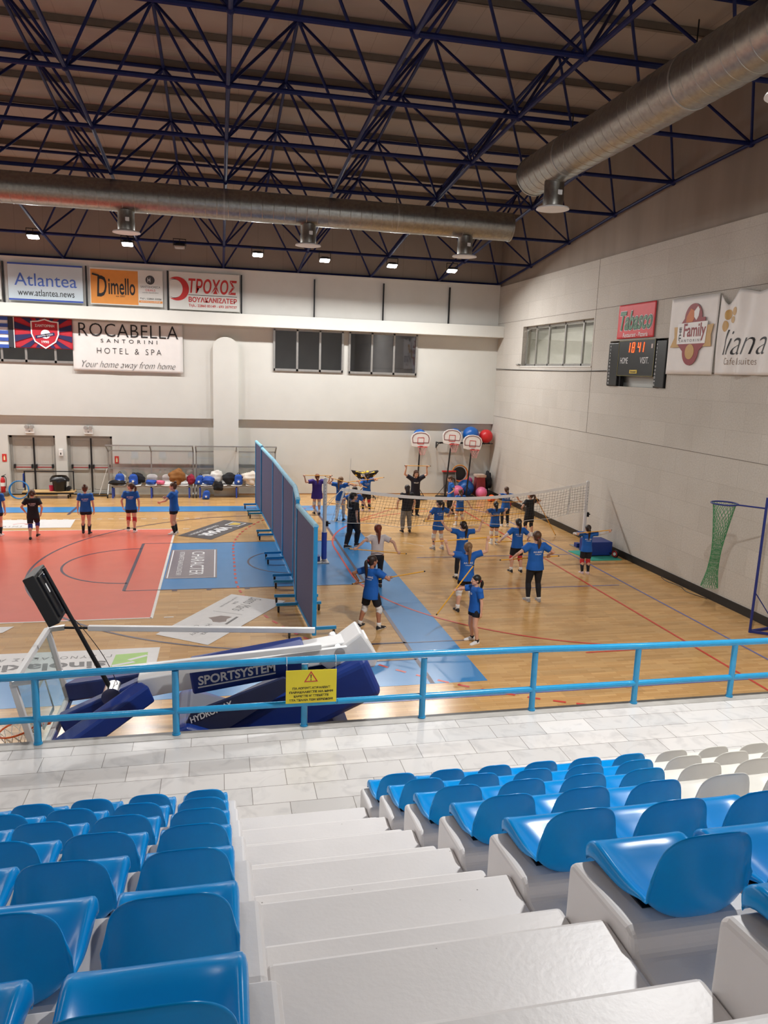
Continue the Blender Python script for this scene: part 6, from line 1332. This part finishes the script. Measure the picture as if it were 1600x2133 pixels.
P('girl in blue shirt and red knee pads standing in front of the ball cart', 'yellow stick across the head of the girl by the ball cart', O=(1.9, 7.4), H=1.46, face=0, feet=((-.13, .03), (.13, -.03)), hands=((-.4, -.16, 1.19), (.28, -.17, 1.28)), stick=(.36, .36), hair=H_DK, style='lowtail', knee=M_kpr, sock=(M_bsock, .35), shoe=M_shp, text=AO, bottom='longshorts')
P('girl in blue shirt bending her arms low behind the woman in black', 'yellow stick held low behind the net end, behind the woman in black', O=(.78, 3.73), H=1.5, face=-10, feet=((-.18, .03), (.18, -.03)), hands=((-.42, .17, .90), (.46, .2, .77)), stick=(.42, .3), hair=H_DK, style='lowtail', bottom='leggings', shoe=M_shb, text=AO)
P('woman in black clothes walking past the net post with one arm hanging down', O=(.36, 1.65), H=1.69, face=-66, feet=((-.18, -.14), (.18, .1)), hands=(None, (.1, -.2, .76)), grip=(0, 0), topm=M_bshirt, bottom='trousers', hair=H_BK, style='lowtail', shoe=M_shb, text=('VOLLEY',), headyaw=-12, toes=(0, 0), long=.46)
P('girl in black shirt and grey joggers facing the coach through the net', 'yellow stick held at the hips by the girl in grey joggers', O=(2.53, 3.59), H=1.57, face=0, feet=((-.13, 0), (.13, 0)), hands=((-.3, .17, .77), (.27, .17, .76)), stick=(.44, .5), topm=M_bshirt, bottom='trousers', botm=M_grey, hair=H_DK, style='loose', shoe=M_shb)
P('woman coach in black facing the stand with a stick raised over her head', 'yellow stick held overhead by the coach facing the stand', O=(3.56, 6.4), H=1.69, face=180, feet=((.1, .0), (-.1, .05)), hands=((.41, -.02, 1.88), (-.4, -.02, 1.89)), stick=(.14, .06), topm=M_nshirt, bottom='trousers', hair=H_BR, style='bob', shoe=M_shb, chest='VOLLEY', headpitch=-8)
P('girl in blue and black turned sideways beside the pink gym ball', O=(5.02, 6.64), H=1.46, face=82, feet=((.05, -.1), (-.05, .1)), hands=((-.06, -.14, .78), (-.06, .14, .78)), grip=(0, 0), bottom='leggings', hair=H_BR, style='lowtail', shoe=M_shb, headpitch=-22, long=.44)
P('girl in blue shirt with arms spread low directly behind the net tape', 'yellow stick held low behind the girl just beyond the net tape', O=(4.72, 4.57), H=1.27, face=0, feet=((-.13, 0), (.13, 0)), hands=((-.38, -.16, .60), (.42, -.16, .60)), stick=(.06, .4), hair=H_BR, style='lowtail', knee=M_kpw, sock=(M_sock, .7), text=AO, long=.43)
P('ponytailed girl with white knee pads looking left just in front of the net', 'yellow stick held low by the ponytailed girl in front of the net', O=(2.91, 1.08), H=1.54, face=12, feet=((-.15, 0), (.14, 0)), hands=((-.3, .14, .92), (.36, .2, .98)), stick=(.12, .42), hair=H_DK, style='tail', tie=M_tiew, knee=M_kpw, sock=(M_sock, .8), shoe=M_shg, text=AO, headyaw=25, long=.40)
P('girl in blue shirt and black leggings lifting a stick, standing behind the next stick lifter', 'yellow stick raised overhead by the farther stick lifter', O=(2.62, -2.08), H=1.5, face=-4, feet=((-.17, -.1), (.17, .1)), hands=((-.58, .0, 1.53), (.52, .0, 1.53)), stick=(.5, .02), hair=H_DK, style='longtail', tie=M_tiew, bottom='leggings', sock=(M_sock, .8), shoe=M_shb, headyaw=22, text=AO)
P('girl with white knee pads lifting a stick high, nearer of the two lifters', 'yellow stick raised overhead by the nearer stick lifter', O=(1.83, -4.84), H=1.58, face=-3, feet=((-.18, .05), (.17, -.05)), hands=((-.54, .0, 1.65), (.45, .0, 1.71)), stick=(.29, .3), hair=H_LB, style='longtail', knee=M_kpw, sock=(M_sock, .75), shoe=M_shb, text=AO)
P('small girl in blue shirt facing left with outstretched arm, closest to the red arc', 'slanted yellow stick held upright in the outstretched hand of the small girl', O=(1.38, -6.75), H=1.37, face=102, feet=((.0, -.13), (-.02, .13)), hands=((.06, -.2, .58), (-.44, .0, 1.10)), grip=(0, 1), stick=((-.80, .02, .59), (-.08, .0, 1.6)), hair=H_BK, style='lowtail', tie=M_tiered, shoe=M_shw, sock=(M_bsock, .9), chest='o', headyaw=-6)
P('girl in white shirt with long auburn ponytail holding a stick behind her back', 'yellow stick held behind the girl in white', O=(.22, -2.7), H=1.56, face=0, feet=((-.1, 0), (.1, 0)), hands=((-.6, -.2, 1.02), (.5, -.2, .90)), stick=(.16, .2), topm=M_wshirt, bottom='leggings', hair=H_RD, style='longtail', tie=M_tiered, shoe=M_shb, long=.54)
P('girl in blue shirt and white knee pads turning right on the blue strip', 'yellow stick pointing right in the hands of the girl on the blue strip', O=(-.52, -5.66), H=1.54, face=-48, feet=((-.19, .1), (.19, -.1)), hands=((-.26, .27, .90), (.42, .06, 1.06)), stick=((-.36, .30, .87), (1.1, -.15, 1.235)), hair=H_DK, style='longtail', tie=M_tiered, knee=M_kpw, sock=(M_sock, .8), shoe=M_shb, text=AO, bottom='longshorts', headyaw=-22, skin=SKIN2, long=.43)
P('small girl with white knee pads just in front of the middle of the net', 'tilted yellow stick behind the small girl with white knee pads', O=(4.92, 1.61), H=1.35, face=-6, feet=((-.08, .02), (.08, -.02)), hands=((-.2, -.16, .95), (.24, -.16, .98)), stick=(.32, .7), hair=H_BK, style='tail', tie=M_tiew, knee=M_kpw, sock=(M_sock, .6), shoe=M_shw, text=AO, long=.43)
P('girl in blue shirt and black leggings behind the net near the orange bucket', 'yellow stick held behind the girl near the orange bucket', O=(6.32, 4.28), H=1.4, face=0, feet=((-.1, .03), (.1, -.03)), hands=((-.44, -.16, .92), (.5, -.16, .91)), stick=(.16, .05), bottom='leggings', hair=H_BR, style='lowtail', shoe=M_shw, text=AO)
P('girl in black shirt and shorts with black knee pads holding a stick upright', 'yellow stick leaning to the floor from the hand of the girl in black', O=(6.56, 2.74), H=1.47, face=14, feet=((-.07, .08), (.09, -.08)), hands=((-.28, .1, .88), (.27, -.05, 1.14)), grip=(0, 1), stick=((.13, -.03, 1.40), (.95, -.12, .03)), topm=M_bshirt, hair=H_BR, style='longtail', knee=mat('black knee pad', rgb(30, 30, 34), .7), sock=(M_sock, .8), shoe=M_shw, headyaw=28, bottom='longshorts')
P('girl in blue shirt with pale long sleeves and red knee pads', 'yellow stick held low in front of the girl with pale sleeves', O=(4.33, -1.67), H=1.46, face=0, feet=((-.14, .02), (.14, -.02)), hands=((-.47, .15, .81), (.4, .2, .82)), stick=(.12, .06), hair=H_DK, style='longtail', tie=M_tiew, knee=M_kpr, sock=(M_sock, .78), shoe=M_shb, sleeves=M_sleeve, text=AO, bottom='longshorts')
P('tall girl in blue shirt and black leggings with a low ponytail, arms held out low', 'yellow stick held low by the tall girl in black leggings', O=(3.72, -4.27), H=1.68, face=0, feet=((-.14, .02), (.13, -.02)), hands=((-.56, .19, .99), (.42, .21, 1.03)), stick=(.27, .28), bottom='leggings', hair=H_BR, style='lowtail', tie=M_tiered, sock=(M_sock, .92), shoe=M_shg, wide=1.08, text=AO)
P('girl with a stick across her shoulders by the navy foam block', 'yellow stick across the shoulders of the girl by the foam block', O=(6.21, -2.02), H=1.34, face=-8, feet=((-.08, .02), (.08, -.03)), hands=((-.36, -.14, 1.17), (.58, -.18, 1.25)), stick=(.02, .05), hair=H_DK, style='longtail', knee=M_kpr, sock=(M_bsock, .35), shoe=M_shp, sleeves=M_legw, text=AO, bottom='longshorts')
# left half
P('girl in blue shirt cut off by the left edge of the photo', O=(-10.14, 3.82), H=1.53, face=0, feet=((-.1, 0), (.08, 0)), hands=(None, None), grip=(0, 0), hair=H_BR, style='lowtail', sock=(M_bsock, .4), bottom='shorts', text=AO, shoe=M_shw)
P('curly haired girl in black shirt with blue knee pads on the red court', O=(-9.05, 3.5), H=1.48, face=4, feet=((-.06, -.24), (.05, .22)), hands=((-.24, .04, .72), (.22, .02, .66)), grip=(0, 0), topm=M_bshirt, hair=H_BR, style='curly', knee=M_kpb, shoe=M_shb, text=AO, long=.43, bottom='longshorts')
P('girl in blue shirt with hair in a bun, black socks, on the red court', O=(-7.64, 4.0), H=1.5, face=0, feet=((-.11, .06), (.1, -.06)), hands=((-.25, .0, .66), (.25, .0, .66)), grip=(0, 0), hair=H_BR, style='bun', sock=(M_bsock, .3), shoe=M_shb, text=AO)
P('girl in blue shirt with red knee pads and swinging ponytail on the red court', O=(-6.31, 4.18), H=1.55, face=-6, feet=((-.12, .1), (.1, -.1)), hands=((-.28, .08, .72), (.24, .0, .70)), grip=(0, 0), hair=H_BR, style='tail', knee=M_kpr, sock=(M_bsock, .82), shoe=M_shw, text=AO, headyaw=75)
P('girl in blue shirt turned left with one arm stretched forward at the red court corner', O=(-4.99, 3.77), H=1.62, face=72, feet=((-.02, -.12), (.03, .12)), hands=((-.46, -.12, 1.0), (-.3, .2, 1.1)), grip=(0, 0), hair=H_BR, style='bun', sock=(M_bsock, .4), shoe=M_shw, chest='o', headyaw=10)
